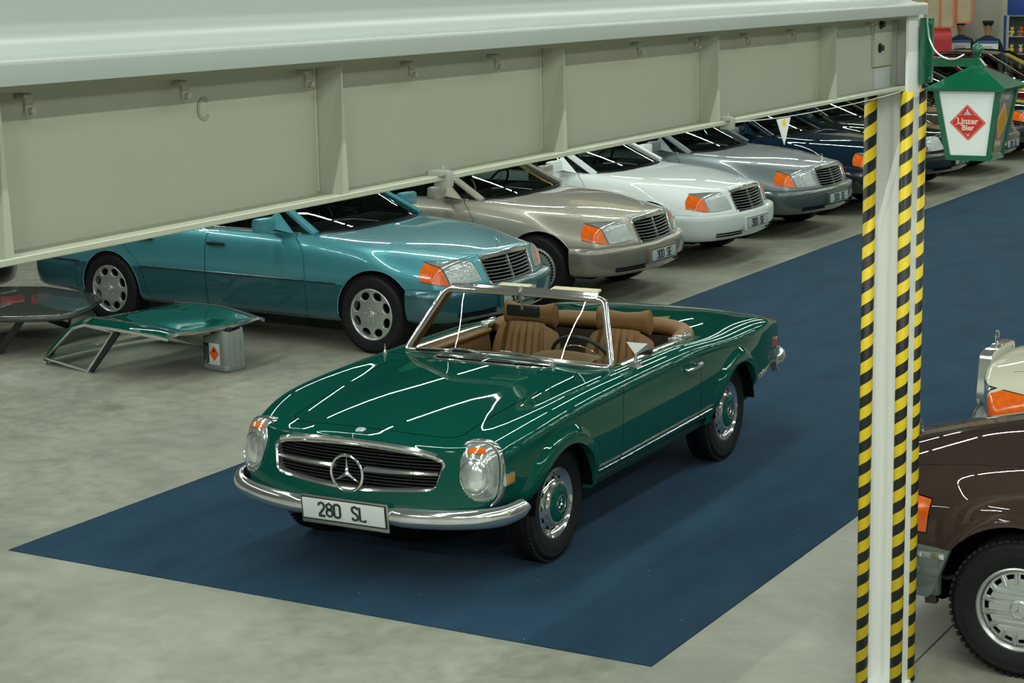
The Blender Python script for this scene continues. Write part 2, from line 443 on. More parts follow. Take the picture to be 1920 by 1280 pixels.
def inside(poly, x, y):
    c = False; n = len(poly); j = n-1
    for i in range(n):
        xi, yi = poly[i]; xj, yj = poly[j]
        if (yi > y) != (yj > y) and x < (xj-xi)*(y-yi)/(yj-yi)+xi: c = not c
        j = i
    return c
def inset(poly, w):
    P = np.asarray(poly, float); n = len(P); A = sum(P[i][0]*P[(i+1) % n][1]-P[(i+1) % n][0]*P[i][1] for i in range(n)); sg = 1 if A > 0 else -1; out = []
    for i in range(n):
        d1 = nrm(P[i]-P[i-1]); d2 = nrm(P[(i+1) % n]-P[i]); n1 = np.array([-d1[1], d1[0]])*sg; n2 = np.array([-d2[1], d2[0]])*sg
        b = n1+n2; b = b/max(.35, (b@b))*2 if (b@b) > .05 else n1
        out.append(tuple(P[i]+b*w*1.0))
    return out
def const(v, n): return [v]*n

# ---------------------------------------------------------------- wheels
def wheel(kind, parent, c, side, R=.325, w=.19, rim=.19, paintm=None):
    """side +1: outer face towards +y"""
    wb = rim
    W = MB()
    # rim barrel and flange
    W.lathe([(wb-.004, -w/2+.01), (wb*.93, -w*.2), (wb*.90, w*.28), (wb*.955, w/2-.022), (wb+.003, w/2-.012), (wb+.006, w/2-.002), (wb-.003, w/2+.002), (wb-.012, w/2-.006)], n=40)
    hole = VOID
    parts = []
    o2 = w/2
    if kind == 'pagoda':
        W.lathe([(wb-.012, o2-.006), (wb-.03, o2-.022), (wb-.045, o2-.028), (wb-.058, o2-.012), (.115, o2-.005), (.105, o2-.02), (0, o2-.02)], n=40)
    elif kind in ('eight', 'bundt', 'disc'):
        pass
    root = W.build('wheel', CHROME if kind == 'pagoda' else ALLOY, parent)
    T = MB(); sw = .012
    T.lathe([(wb-.002, -w/2), (wb+.02, -w/2-sw*.6), ((wb+R)/2, -w/2-sw), (R-.03, -w/2-.002), (R-.008, -w/2+.018), (R-.001, -w/2+.035)]+
            sum([[(R, x-.014), (R+.001, x-.004), (R-.008, x-.003), (R-.008, x+.003), (R+.001, x+.004)] for x in np.linspace(-w/2+.055, w/2-.055, 4)], [])+
            [(R-.001, w/2-.035), (R-.008, w/2-.018), (R-.03, w/2+.002), (R-.034, w/2+.005), (R-.037, w/2+.004), ((wb+R)/2, w/2+sw), ((wb+R)/2-.01, w/2+sw-.002), (wb+.02, w/2+sw*.6), (wb-.002, w/2-.004)], n=48)
    nb = 60
    for i in range(nb):   # shoulder blocks
        a = 2*PI*i/nb
        for sgn in (-1, 1):
            M = Matrix.Rotation(-a, 4, 'Y') @ Matrix.Translation((R-.006, sgn*(w/2-.024), 0)) @ Matrix.Rotation(sgn*.25, 4, 'X')
            i0 = len(T.V); T.box((0, 0, 0), (.012, .034, 2*PI*R/nb*.62)); T.xf(M, i0)
    t = T.build('tyre', RUBBER, root, sharp=50)
    if kind == 'pagoda':
        for i in range(12):
            B = MB(); a = 2*PI*i/12; M = Matrix.Rotation(-a, 4, 'Y') @ Matrix.Translation((wb-.051, o2-.0195, 0)); i0 = len(B.V); B.add(*ellipsoid(.011, .004, .018)); B.xf(M, i0); B.build('vent_slot', VOID, root)
        H = MB(); H.lathe([(.128, o2-.008), (.130, o2+.004), (.122, o2+.014), (.108, o2+.017), (.104, o2+.015)], n=36); H.build('chrome_ring', CHROME, root)
        H = MB(); H.lathe([(.106, o2+.013), (.09, o2+.022), (.055, o2+.028), (.05, o2+.026), (.03, o2+.03), (0, o2+.031)], n=36); hc = H.build('hubcap', paintm, root)
        s = star_mb(.047, .05, .006); s.xf(Matrix.Translation((0, o2+.031, 0))); s.build('star_emblem', CHROME, root)
    elif kind == 'eight':
        r1 = wb-.008
        holes = []
        for i in range(8):
            a = 2*PI*(i+.5)/8; ca, sa = math.cos(a), math.sin(a); rc = wb*.76
            E = [(.052*math.cos(t), .040*math.sin(t)) for t in np.linspace(0, 2*PI, 17)[:-1]]
            holes.append([(rc*ca-v*sa if 0 else (rc+v)*ca-u*sa, (rc+v)*sa+u*ca) for u, v in E])
        for i in range(5):
            a = 2*PI*i/5+.3; holes.append(circ(.010, 8, (.056*math.cos(a), .056*math.sin(a))))
        V, F = curve_mesh([circ(r1, 56)]+holes, .008, .006, 2)
        V = [(x, o2-.018-.10*max(0, (math.hypot(x, y)-.1))**1.0*.25+z, y) for x, y, z in V]
        MB().add(V, F).build('wheel_disc', ALLOY, root, sharp=30)
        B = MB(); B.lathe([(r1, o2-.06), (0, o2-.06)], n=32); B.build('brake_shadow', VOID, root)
        s = MB(); s.lathe([(.032, o2-.012), (.032, o2-.002), (.026, o2+.002), (0, o2+.003)], n=20)
        q = star_mb(.021, .09, .003); q.xf(Matrix.Translation((0, o2+.003, 0))); s.add(q.V, q.F); s.build('hubcap', ALLOY, root)
    elif kind == 'bundt':
        r1 = wb*.90; holes = []
        for i in range(15):
            a0 = 2*PI*i/15; S = []
            for t in np.linspace(-.145, .145, 5): S.append((math.cos(a0+t)*wb*.86, math.sin(a0+t)*wb*.86))
            for t in np.linspace(.13, -.13, 5): S.append((math.cos(a0+t)*wb*.72, math.sin(a0+t)*wb*.72))
            holes.append(S)
        V, F = curve_mesh([circ(r1, 60)]+holes, .004, .004, 1)
        def pr(r): return o2-.03+.012*math.exp(-((r-wb*.62)/.03)**2)-.02*sstep(.11, .06, r)
        MB().add([(x, pr(math.hypot(x, y))+z, y) for x, y, z in V], F).build('wheel_disc', ALLOY, root, sharp=30)
        rb = MB()
        for i in range(15):
            a = 2*PI*(i+.5)/15; ca, sa = math.cos(a), math.sin(a)
            rb.tube([(r*ca, pr(r)+.012, r*sa) for r in (wb*.60, wb*.7, wb*.8, wb*.89)], .0055, 6)
        for i in range(5):
            a = 2*PI*i/5+.6; i0 = len(rb.V); rb.add(*ellipsoid(.012, .014, .012)); rb.xf(Matrix.Translation((.057*math.cos(a), o2-.034, .057*math.sin(a))), i0)
        rb.build('rib', ALLOY, root)['kind'] = 'stuff'
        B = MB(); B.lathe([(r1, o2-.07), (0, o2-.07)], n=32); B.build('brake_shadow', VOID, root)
        s = MB(); s.lathe([(.043, o2-.04), (.043, o2-.01), (.036, o2-.004), (0, o2-.003)], n=28)
        q = star_mb(.036, .04, .006); q.xf(Matrix.Translation((0, o2-.003, 0))); s.add(q.V, q.F); s.build('hubcap', ALLOY, root)
    else:
        D = MB(); D.lathe([(wb+.004, o2), (wb-.002, o2+.012), (wb-.012, o2+.015), (wb-.014, o2+.009), (wb-.040, o2+.009), (wb-.042, o2+.016), (wb*.5, o2+.024), (.03, o2+.026), (0, o2+.026)], n=48); D.build('wheel_disc', ALLOY, root)
        B = MB()
        for i in range(40):
            a = 2*PI*i/40; i0 = len(B.V); B.box((0, 0, 0), (.024, .004, (wb-.027)*2*PI/40*.62)); B.xf(Matrix.Rotation(-a, 4, 'Y') @ Matrix.Translation((wb-.027, o2+.010, 0)), i0)
        B.build('slots', VOID, root)['kind'] = 'stuff'
    root.location = c; root.rotation_euler = (0, 0, 0 if side > 0 else PI)
    return root
def ellipsoid(a, b, c, n=8, m=5):
    V = []; F = []
    for i in range(m+1):
        t = PI*i/m
        for j in range(n):
            p = 2*PI*j/n; V.append((a*math.sin(t)*math.cos(p), b*math.cos(t), c*math.sin(t)*math.sin(p)))
    for i in range(m):
        for j in range(n): F.append((i*n+j, i*n+(j+1) % n, (i+1)*n+(j+1) % n, (i+1)*n+j))
    return V, F
def arch_liner(parent, xh, zh, R, y0=.5, y1=.84):
    for sg in (1, -1):
        L = MB(); L.lathe([(R, y1), (R, y0), (0, y0)], c=(xh, 0, zh), n=24, a0=.10, a1=PI-.10); L.V = [(x, y*sg, z) for x, y, z in L.V]
        L.build('wheel_housing', VOID, parent)
# ---------------------------------------------------------------- hall: floor, carpet, walls, ceiling
def struct(name, mb, m, smooth=False, parent=None): o = mb.build(name, m, parent, smooth=smooth); o['kind'] = 'structure'; return o
def node_floor():
    m = bpy.data.materials.new('concrete_floor'); m.use_nodes = True; nt = m.node_tree; b = nt.nodes['Principled BSDF']; L = nt.links.new
    tc = nt.nodes.new('ShaderNodeTexCoord'); 
    def noise(s, d=6, r=.6, dist=0):
        n = nt.nodes.new('ShaderNodeTexNoise'); n.inputs['Scale'].default_value = s; n.inputs['Detail'].default_value = d; n.inputs['Roughness'].default_value = r; n.inputs['Distortion'].default_value = dist; L(tc.outputs['Object'], n.inputs['Vector']); return n
    def ramp(src, pts):
        r = nt.nodes.new('ShaderNodeValToRGB'); e = r.color_ramp.elements
        e[0].position, e[0].color = pts[0][0], pts[0][1]; e[1].position, e[1].color = pts[-1][0], pts[-1][1]
        for p, c in pts[1:-1]: x = e.new(p); x.color = c
        L(src, r.inputs[0]); return r
    n1 = noise(.9, 8, .62, .4); r1 = ramp(n1.outputs['Fac'], [(.30, (.205, .208, .168, 1)), (.52, (.28, .283, .228, 1)), (.75, (.345, .352, .295, 1))])
    n2 = noise(7, 8, .7, .2); r2 = ramp(n2.outputs['Fac'], [(.35, (.82, .82, .80, 1)), (.65, (1.08, 1.08, 1.08, 1))])
    mx = nt.nodes.new('ShaderNodeMix'); mx.data_type = 'RGBA'; mx.blend_type = 'MULTIPLY'; mx.inputs[0].default_value = 1; L(r1.outputs[0], mx.inputs[6]); L(r2.outputs[0], mx.inputs[7])
    # pale scuffs
    n3 = noise(2.3, 10, .75, 1.5); r3 = ramp(n3.outputs['Fac'], [(.66, (0, 0, 0, 1)), (.76, (1, 1, 1, 1))])
    m2 = nt.nodes.new('ShaderNodeMix'); m2.data_type = 'RGBA'; m2.inputs[7].default_value = (.50, .50, .45, 1)
    mm = nt.nodes.new('ShaderNodeMath'); mm.operation = 'MULTIPLY'; mm.inputs[1].default_value = .45; L(r3.outputs[0], mm.inputs[0]); L(mm.outputs[0], m2.inputs[0]); L(mx.outputs[2], m2.inputs[6])
    # small dark specks
    src = m2.outputs[2]
    for (sx, sy, sr, colr, stg) in ((-9.72, 10.62, .28, (.11, .085, .05, 1), .75), (-9.3, 11.7, .22, (.46, .47, .42, 1), .6), (-11.3, 11.1, .45, (.50, .50, .45, 1), .5), (-5.5, 5.6, .9, (.40, .41, .35, 1), .35)):
        vm = nt.nodes.new('ShaderNodeVectorMath'); vm.operation = 'DISTANCE'; vm.inputs[1].default_value = (sx, sy, 0); L(tc.outputs['Object'], vm.inputs[0])
        ds = nt.nodes.new('ShaderNodeMath'); ds.operation = 'DIVIDE'; ds.inputs[1].default_value = sr; L(vm.outputs['Value'], ds.inputs[0])
        ad = nt.nodes.new('ShaderNodeMath'); ad.operation = 'MULTIPLY_ADD'; ad.inputs[1].default_value = 2.6; L(n3.outputs['Fac'], ad.inputs[0]); L(ds.outputs[0], ad.inputs[2])
        rs = ramp(ad.outputs[0], [(.0, (0, 0, 0, 1)), (1, (0, 0, 0, 1))]); rs.color_ramp.elements[0].color = (stg, stg, stg, 1); rs.color_ramp.elements[0].position = .45; rs.color_ramp.elements[1].position = .9
        sc2 = nt.nodes.new('ShaderNodeMath'); sc2.operation = 'MULTIPLY'; sc2.inputs[1].default_value = .42; L(ad.outputs[0], sc2.inputs[0]); L(sc2.outputs[0], rs.inputs[0])
        mq = nt.nodes.new('ShaderNodeMix'); mq.data_type = 'RGBA'; mq.inputs[7].default_value = colr; L(rs.outputs[0], mq.inputs[0]); L(src, mq.inputs[6]); src = mq.outputs[2]
    vo = nt.nodes.new('ShaderNodeTexVoronoi'); vo.inputs['Scale'].default_value = 2.4; L(tc.outputs['Object'], vo.inputs['Vector'])
    r4 = ramp(vo.outputs['Distance'], [(.018, (1, 1, 1, 1)), (.032, (0, 0, 0, 1))]); m3 = nt.nodes.new('ShaderNodeMix'); m3.data_type = 'RGBA'; m3.inputs[7].default_value = (.05, .045, .035, 1)
    m5 = nt.nodes.new('ShaderNodeMath'); m5.operation = 'MULTIPLY'; m5.inputs[1].default_value = .6; L(r4.outputs[0], m5.inputs[0]); L(m5.outputs[0], m3.inputs[0]); L(src, m3.inputs[6]); L(m3.outputs[2], b.inputs['Base Color'])
    rr = ramp(n2.outputs['Fac'], [(.3, (.34, .34, .34, 1)), (.7, (.52, .52, .52, 1))]); L(rr.outputs[0], b.inputs['Roughness'])
    bp = nt.nodes.new('ShaderNodeBump'); bp.inputs['Strength'].default_value = .12; bp.inputs['Distance'].default_value = .01; L(n2.outputs['Fac'], bp.inputs['Height']); L(bp.outputs[0], b.inputs['Normal'])
    return m
def node_carpet():
    m = bpy.data.materials.new('blue_carpet'); m.use_nodes = True; nt = m.node_tree; b = nt.nodes['Principled BSDF']; L = nt.links.new
    tc = nt.nodes.new('ShaderNodeTexCoord'); mp = nt.nodes.new('ShaderNodeMapping'); L(tc.outputs['Object'], mp.inputs['Vector']); mp.inputs['Scale'].default_value = (1, .45, 1)
    n1 = nt.nodes.new('ShaderNodeTexNoise'); n1.inputs['Scale'].default_value = 3; n1.inputs['Detail'].default_value = 7; L(mp.outputs[0], n1.inputs['Vector'])
    n2 = nt.nodes.new('ShaderNodeTexNoise'); n2.inputs['Scale'].default_value = 160; n2.inputs['Detail'].default_value = 3; L(tc.outputs['Object'], n2.inputs['Vector'])
    r1 = nt.nodes.new('ShaderNodeValToRGB'); r1.color_ramp.elements[0].position = .3; r1.color_ramp.elements[0].color = (.0055, .030, .060, 1); r1.color_ramp.elements[1].position = .72; r1.color_ramp.elements[1].color = (.011, .046, .086, 1); L(n1.outputs['Fac'], r1.inputs[0])
    r2 = nt.nodes.new('ShaderNodeValToRGB'); r2.color_ramp.elements[0].color = (.55, .55, .55, 1); r2.color_ramp.elements[1].color = (1.5, 1.5, 1.5, 1); L(n2.outputs['Fac'], r2.inputs[0])
    mx = nt.nodes.new('ShaderNodeMix'); mx.data_type = 'RGBA'; mx.blend_type = 'MULTIPLY'; mx.inputs[0].default_value = 1; L(r1.outputs[0], mx.inputs[6]); L(r2.outputs[0], mx.inputs[7])
    vo = nt.nodes.new('ShaderNodeTexVoronoi'); vo.inputs['Scale'].default_value = 7; L(tc.outputs['Object'], vo.inputs['Vector'])
    r4 = nt.nodes.new('ShaderNodeValToRGB'); r4.color_ramp.elements[0].position = .02; r4.color_ramp.elements[0].color = (1, 1, 1, 1); r4.color_ramp.elements[1].position = .035; r4.color_ramp.elements[1].color = (0, 0, 0, 1); L(vo.outputs['Distance'], r4.inputs[0])
    m3 = nt.nodes.new('ShaderNodeMix'); m3.data_type = 'RGBA'; m3.inputs[7].default_value = (.30, .33, .34, 1); L(r4.outputs[0], m3.inputs[0]); L(mx.outputs[2], m3.inputs[6]); L(m3.outputs[2], b.inputs['Base Color'])
    b.inputs['Roughness'].default_value = .95; b.inputs['Specular IOR Level'].default_value = .1; b.inputs['Sheen Weight'].default_value = .04; b.inputs['Sheen Roughness'].default_value = .5
    bp = nt.nodes.new('ShaderNodeBump'); bp.inputs['Strength'].default_value = .5; bp.inputs['Distance'].default_value = .004; L(n2.outputs['Fac'], bp.inputs['Height']); L(bp.outputs[0], b.inputs['Normal'])
    return m
X0, X1, Y0, Y1, ZC = -27., 13., -9., 46., 7.3
CONC = node_floor()
struct('floor', MB().box(((X0+X1)/2, (Y0+Y1)/2, -.1), (X1-X0, Y1-Y0, .2)), CONC)
WALLM = mat('wall_panel', (.52, .53, .49), rough=.7, nscale=1.5, noise=.1)
WARMW = mat('back_wall_paint', (.50, .47, .36), rough=.7, nscale=1.5, noise=.1)
CEILM = mat('ceiling_sheet', (.035, .042, .04), rough=.8, nscale=1, noise=.15)
struct('wall_back', MB().box(((X0+X1)/2, Y1+.1, ZC/2), (X1-X0, .2, ZC)), WARMW)
struct('wall_front', MB().box(((X0+X1)/2, Y0-.1, ZC/2), (X1-X0, .2, ZC)), WALLM)
DARKW = mat('dark_cladding', (.05, .055, .052), rough=.7, nscale=1.5, noise=.2)
struct('wall_left', MB().box((X0-.1, (Y0+Y1)/2, ZC/2), (.2, Y1-Y0, ZC)), DARKW)
struct('trim_2', MB().box(((X0+X1)/2, Y1-.06, (ZC+4.6)/2), (X1-X0, .12, ZC-4.6)), DARKW)
struct('wall_right', MB().box((X1+.1, (Y0+Y1)/2, ZC/2), (.2, Y1-Y0, ZC)), mat('right_wall', (.16, .16, .13), rough=.7, nscale=1, noise=.2))
struct('ceiling', MB().box(((X0+X1)/2, (Y0+Y1)/2, ZC+.1), (X1-X0, Y1-Y0, .2)), CEILM)
struct('trim_1', MB().box((-2.64, 18, .0008), (.008, 54, .0016)), mat('joint_filler', (.07, .07, .055), rough=.8))
cx0, cx1, cy0, cy1 = -7.755, -3.701, 7.576, 43.0
mb = MB(); mb.box(((cx0+cx1)/2, (cy0+cy1)/2, .002), (cx1-cx0, cy1-cy0, .004))
# slightly frayed near edge
cp = mb.build('carpet', node_carpet(), None, smooth=False); tag(cp, 'long dark blue carpet runner under the green roadster', 'carpet')

# ---------------------------------------------------------------- steel beam on the column
BEIGE = mat('beam_enamel', (.42, .44, .355), rough=.38, noise=.04, nscale=5, bump=.12, bscale=25)
BEIGE2 = mat('parapet_sheet', (.34, .38, .355), rough=.32, noise=.03, nscale=2, bump=.05)
WELD = mat('weld_seam', (.46, .47, .35), rough=.6, bump=.8, bscale=90)
ya, yb = 1.0, 7.885
beam = empty('steel_beam', (-2.67, 5, 2.66), 0, 'pale grey-green steel beam with upright stiffeners crossing the top of the picture', 'beam')
zt = lambda y: 3.066-.0061*y
def rel(mb): mb.xf(Matrix.Translation((2.67, -5, -2.66))); return mb
def beam_sweep(pts, nm, m, y0=ya, y1=yb, par=beam):
    mb = MB()
    V = [(x, y, z if z < 2.9 else z-3.05+zt(y)) for y in (y0, y1) for x, z in pts]; n = len(pts)
    mb.add(V, [(i, (i+1) % n, n+(i+1) % n, n+i) for i in range(n)]+[tuple(range(n)), tuple(range(n, 2*n))]); return rel(mb).build(nm, m, par, smooth=False)
beam_sweep([(-2.78, 2.662), (-2.602, 2.662), (-2.600, 2.664), (-2.600, 2.674), (-2.602, 2.676), (-2.78, 2.676)], 'bottom_flange', BEIGE)
beam_sweep([(-2.685, 2.67), (-2.675, 2.67), (-2.675, 3.02), (-2.685, 3.02)], 'web', BEIGE)
beam_sweep([(-2.78, 2.985), (-2.600, 2.985), (-2.600, 3.0), (-2.78, 3.0)], 'top_flange', BEIGE)
# rolled fascia and parapet sheet above
arc = [(-2.562+.012*math.cos(a), 3.036+.012*math.sin(a)) for a in np.linspace(0, PI/2, 5)]
fz = [(-2.550, 2.999)]+arc+[(-2.578, 3.0485)]+[(-2.590-.07*math.sin(a), 3.119-.07*math.cos(a)) for a in np.linspace(0.05, PI/2-.12, 9)]+[(-2.672, 3.35), (-2.70, 3.95), (-2.72, 3.95), (-2.70, 2.999)]
mb = MB(); n = len(fz); V = [(x, y, z-3.05+zt(y)) for y in (ya, yb) for x, z in fz]
mb.add(V, [(i, (i+1) % n, n+(i+1) % n, n+i) for i in range(n)]+[tuple(range(n)), tuple(range(n, 2*n))]); rel(mb).build('fascia_sheet', BEIGE2, beam, smooth=True, sharp=25)
for y in (3.70, 4.79, 5.86, 6.95, 2.60, 1.5):
    mb = MB(); t = zt(y)-.065
    mb.add([(-2.676, y-.006, 2.676), (-2.602, y-.012, 2.676), (-2.602, y-.001, t), (-2.676, y-.003, t), (-2.676, y+.006, 2.676), (-2.602, y+.012, 2.676), (-2.602, y+.001, t), (-2.676, y+.003, t)],
           [(0, 1, 2, 3), (4, 7, 6, 5), (0, 4, 5, 1), (1, 5, 6, 2), (2, 6, 7, 3), (3, 7, 4, 0)]); rel(mb).build('stiffener', BEIGE, beam, smooth=False)
    mb = MB(); mb.tube([(-2.674, y-.010, z) for z in np.linspace(2.68, t, 12)], .0035, 6); rel(mb).build('weld_bead', WELD, beam)
for y in (2.70, 3.16, 3.60, 4.04, 4.46, 5.32, 5.74, 6.16, 6.58, 7.00, 7.42):
    z = zt(y)-.100; mb = MB(); mb.box((-2.640, y, z+.022), (.03, .022, .012), bev=.003); mb.box((-2.628, y, z+.004), (.010, .020, .030), bev=.003); mb.tube([(-2.622, y, z-.004), (-2.612, y, z-.004)], .006, 8)
    mb.tube([(-2.628, y-.005, z-.010), (-2.628, y-.002, z-.016), (-2.628, y+.006, z-.012)], .0025, 5); rel(mb).build('cable_clip', mat('zinc_clip', (.34, .34, .28), rough=.5, metal=.3), beam)
mb = MB(); P_ = [(-2.6735, 3.28+.020*math.cos(a), 2.905+.022*math.sin(a)) for a in np.linspace(.25*PI, 1.75*PI, 10)]
mb.sweep(P_, [(0, -.004), (.0005, -.004), (.0005, .004), (0, .004)], out=(1, 0, 0)); rel(mb).build('pencil_mark', mat('pencil_mark', (.30, .31, .24), rough=.6), beam)
# end plate with two bolts
mb = MB(); mb.box((-2.668, 7.66, 2.865), (.012, .22, .20)); mb.box((-2.664, 7.80, 2.83), (.02, .01, .33)); rel(mb).build('end_plate', BEIGE, beam, smooth=False)
mb = MB(); mb.box((-2.672, 7.67, 2.715), (.008, .20, .085)); rel(mb).build('cover_plate', mat('cover_plate', (.50, .54, .52), rough=.35), beam, smooth=False)
for y, z in ((7.62, 2.935), (7.61, 2.84)):
    mb = MB(); mb.lathe([(.020, 0), (.020, .004), (.0, .004)], c=(-2.662, y, z), axis='x', n=20); mb.lathe([(.0135, .004), (.0135, .016), (.011, .018), (0, .018)], c=(-2.662, y, z), axis='x', n=6); rel(mb).build('bolt', mat('dark_bolt', (.05, .055, .05), rough=.4, metal=.6), beam, sharp=25)
for y in (4.13, 5.93):   # flange clamps
    mb = MB(); mb.box((-2.615, y, 2.682), (.05, .045, .014), bev=.003); mb.box((-2.606, y+.012, 2.665), (.045, .026, .040), bev=.003); mb.tube([(-2.60, y, 2.675), (-2.60, y, 2.700)], .005, 8); rel(mb).build('flange_clamp', mat('clamp_metal', (.40, .43, .38), rough=.4, metal=.3), beam)

# ---------------------------------------------------------------- column with hazard foam
col = empty('steel_column', (-2.67, 7.855, 0), 0, 'pale steel column with yellow and black striped corner padding', 'column')
CW = mat('column_enamel', (.88, .90, .87), rough=.4, noise=.03, nscale=4)
cxa, cxb, cya, cyb = -2.755, -2.590, 7.762, 7.945
def crel(mb): mb.xf(Matrix.Translation((2.67, -7.855, 0))); return mb
crel(MB().box((cxa+.006, (cya+cyb)/2, 1.51), (.012, cyb-cya, 3.0))).build('flange', CW, col, smooth=False)
crel(MB().box((cxb-.006, (cya+cyb)/2, 1.51), (.012, cyb-cya, 3.0))).build('flange', CW, col, smooth=False)
crel(MB().box(((cxa+cxb)/2, (cya+cyb)/2+.01, 1.51), (cxb-cxa-.02, .009, 3.0))).build('web', CW, col, smooth=False)
crel(MB().box(((cxa+cxb)/2, (cya+cyb)/2, .008), (.19, .21, .016), bev=.002)).build('base_plate', CW, col, smooth=False)
def hazard():
    m = bpy.data.materials.new('hazard_foam'); m.use_nodes = True; nt = m.node_tree; b = nt.nodes['Principled BSDF']; L = nt.links.new
    tc = nt.nodes.new('ShaderNodeTexCoord'); sp = nt.nodes.new('ShaderNodeSeparateXYZ'); L(tc.outputs['UV'], sp.inputs[0])
    a = nt.nodes.new('ShaderNodeMath'); a.operation = 'ADD'; L(sp.outputs[0], a.inputs[0]); L(sp.outputs[1], a.inputs[1])
    f = nt.nodes.new('ShaderNodeMath'); f.operation = 'FRACT'; L(a.outputs[0], f.inputs[0]); g = nt.nodes.new('ShaderNodeMath'); g.operation = 'GREATER_THAN'; g.inputs[1].default_value = .51; L(f.outputs[0], g.inputs[0])
    no = nt.nodes.new('ShaderNodeTexNoise'); no.inputs['Scale'].default_value = 60; L(tc.outputs['Object'], no.inputs['Vector'])
    y1 = nt.nodes.new('ShaderNodeMix'); y1.data_type = 'RGBA'; y1.inputs[6].default_value = (.70, .50, .01, 1); y1.inputs[7].default_value = (.82, .62, .02, 1); L(no.outputs['Fac'], y1.inputs[0])
    mx = nt.nodes.new('ShaderNodeMix'); mx.data_type = 'RGBA'; mx.inputs[7].default_value = (.012, .014, .013, 1); L(g.outputs[0], mx.inputs[0]); L(y1.outputs[2], mx.inputs[6]); L(mx.outputs[2], b.inputs['Base Color'])
    b.inputs['Roughness'].default_value = .42; return m
HAZ = hazard()
def foam(x, y, ang, z0, z1, r=.027, per=.101, ph=0):
    """three-quarter round foam tube round a corner; ang = direction the opening faces"""
    na, nz = 14, 2; V = []; F = []; UV = []
    a0, a1 = ang+.45, ang+2*PI-.45
    for i in range(na+1):
        a = a0+(a1-a0)*i/na
        for z in (z0, z1): V.append((x+r*math.cos(a)+2.67, y+r*math.sin(a)-7.855, z)); UV.append((r*(a-a0)/per*.62+ph, -z/per))
    for i in range(na): F.append((i*2, i*2+2, i*2+3, i*2+1))
    me = bpy.data.meshes.new('corner_padding'); me.from_pydata(V, [], F); uv = me.uv_layers.new(name='u')
    for l in me.loops: uv.data[l.index].uv = UV[l.vertex_index]
    me.materials.append(HAZ); me.polygons.foreach_set('use_smooth', [True]*len(me.polygons)); o = bpy.data.objects.new('corner_padding', me); C.objects.link(o); o.parent = col
    so = o.modifiers.new('thick', 'SOLIDIFY'); so.thickness = .006; so.offset = -1
    return o
foam(cxa+.004, cya+.004, PI/4+PI*0, .0, 2.645, ph=.25)
foam(cxb-.004, cya+.004, PI*.75, .0, 2.655, ph=.0)
foam(cxb-.004, cyb-.004, PI*1.25, .012, 2.655, ph=.55)
foam(cxa+.004, cyb-.004, PI*1.75, .0, 2.655)
crel(MB().box((cxb+.002, cyb+.004, .010), (.035, .04, .018), bev=.004)).build('anchor_foot', BLACK, col)

# cord with a paper pennant under the beam
mb = MB(); P_ = [(-2.592, 5.93, 2.668), (-2.585, 6.4, 2.652), (-2.58, 7.0, 2.650), (-2.575, 7.5, 2.658), (-2.586, 7.72, 2.665)]
tag(mb.tube(spl(P_, 5), .0016, 5).build('cord', mat('white_cord', (.6, .62, .58), rough=.7), None), 'thin white cord tied under the beam near the column', 'cord')
pn = MB(); pn.add([(-2.580, 6.31, 2.650), (-2.580, 6.44, 2.648), (-2.575, 6.372, 2.555), (-2.582, 6.31, 2.650), (-2.582, 6.44, 2.648), (-2.577, 6.372, 2.555)], [(0, 1, 2), (3, 5, 4), (0, 3, 4, 1), (1, 4, 5, 2), (2, 5, 3, 0)])
pen = pn.build('pennant', mat('white_paper', (.72, .76, .76), rough=.6), None, smooth=False); tag(pen, 'small white triangular pennant with a yellow dot hanging below the beam', 'pennant')
mb = MB(); mb.lathe([(.016, 0), (.016, .001), (0, .001)], c=(-2.5795, 6.375, 2.632), axis='x', n=14); mb.build('yellow_dot', mat('yellow_print', (.80, .66, .02), rough=.5), pen)
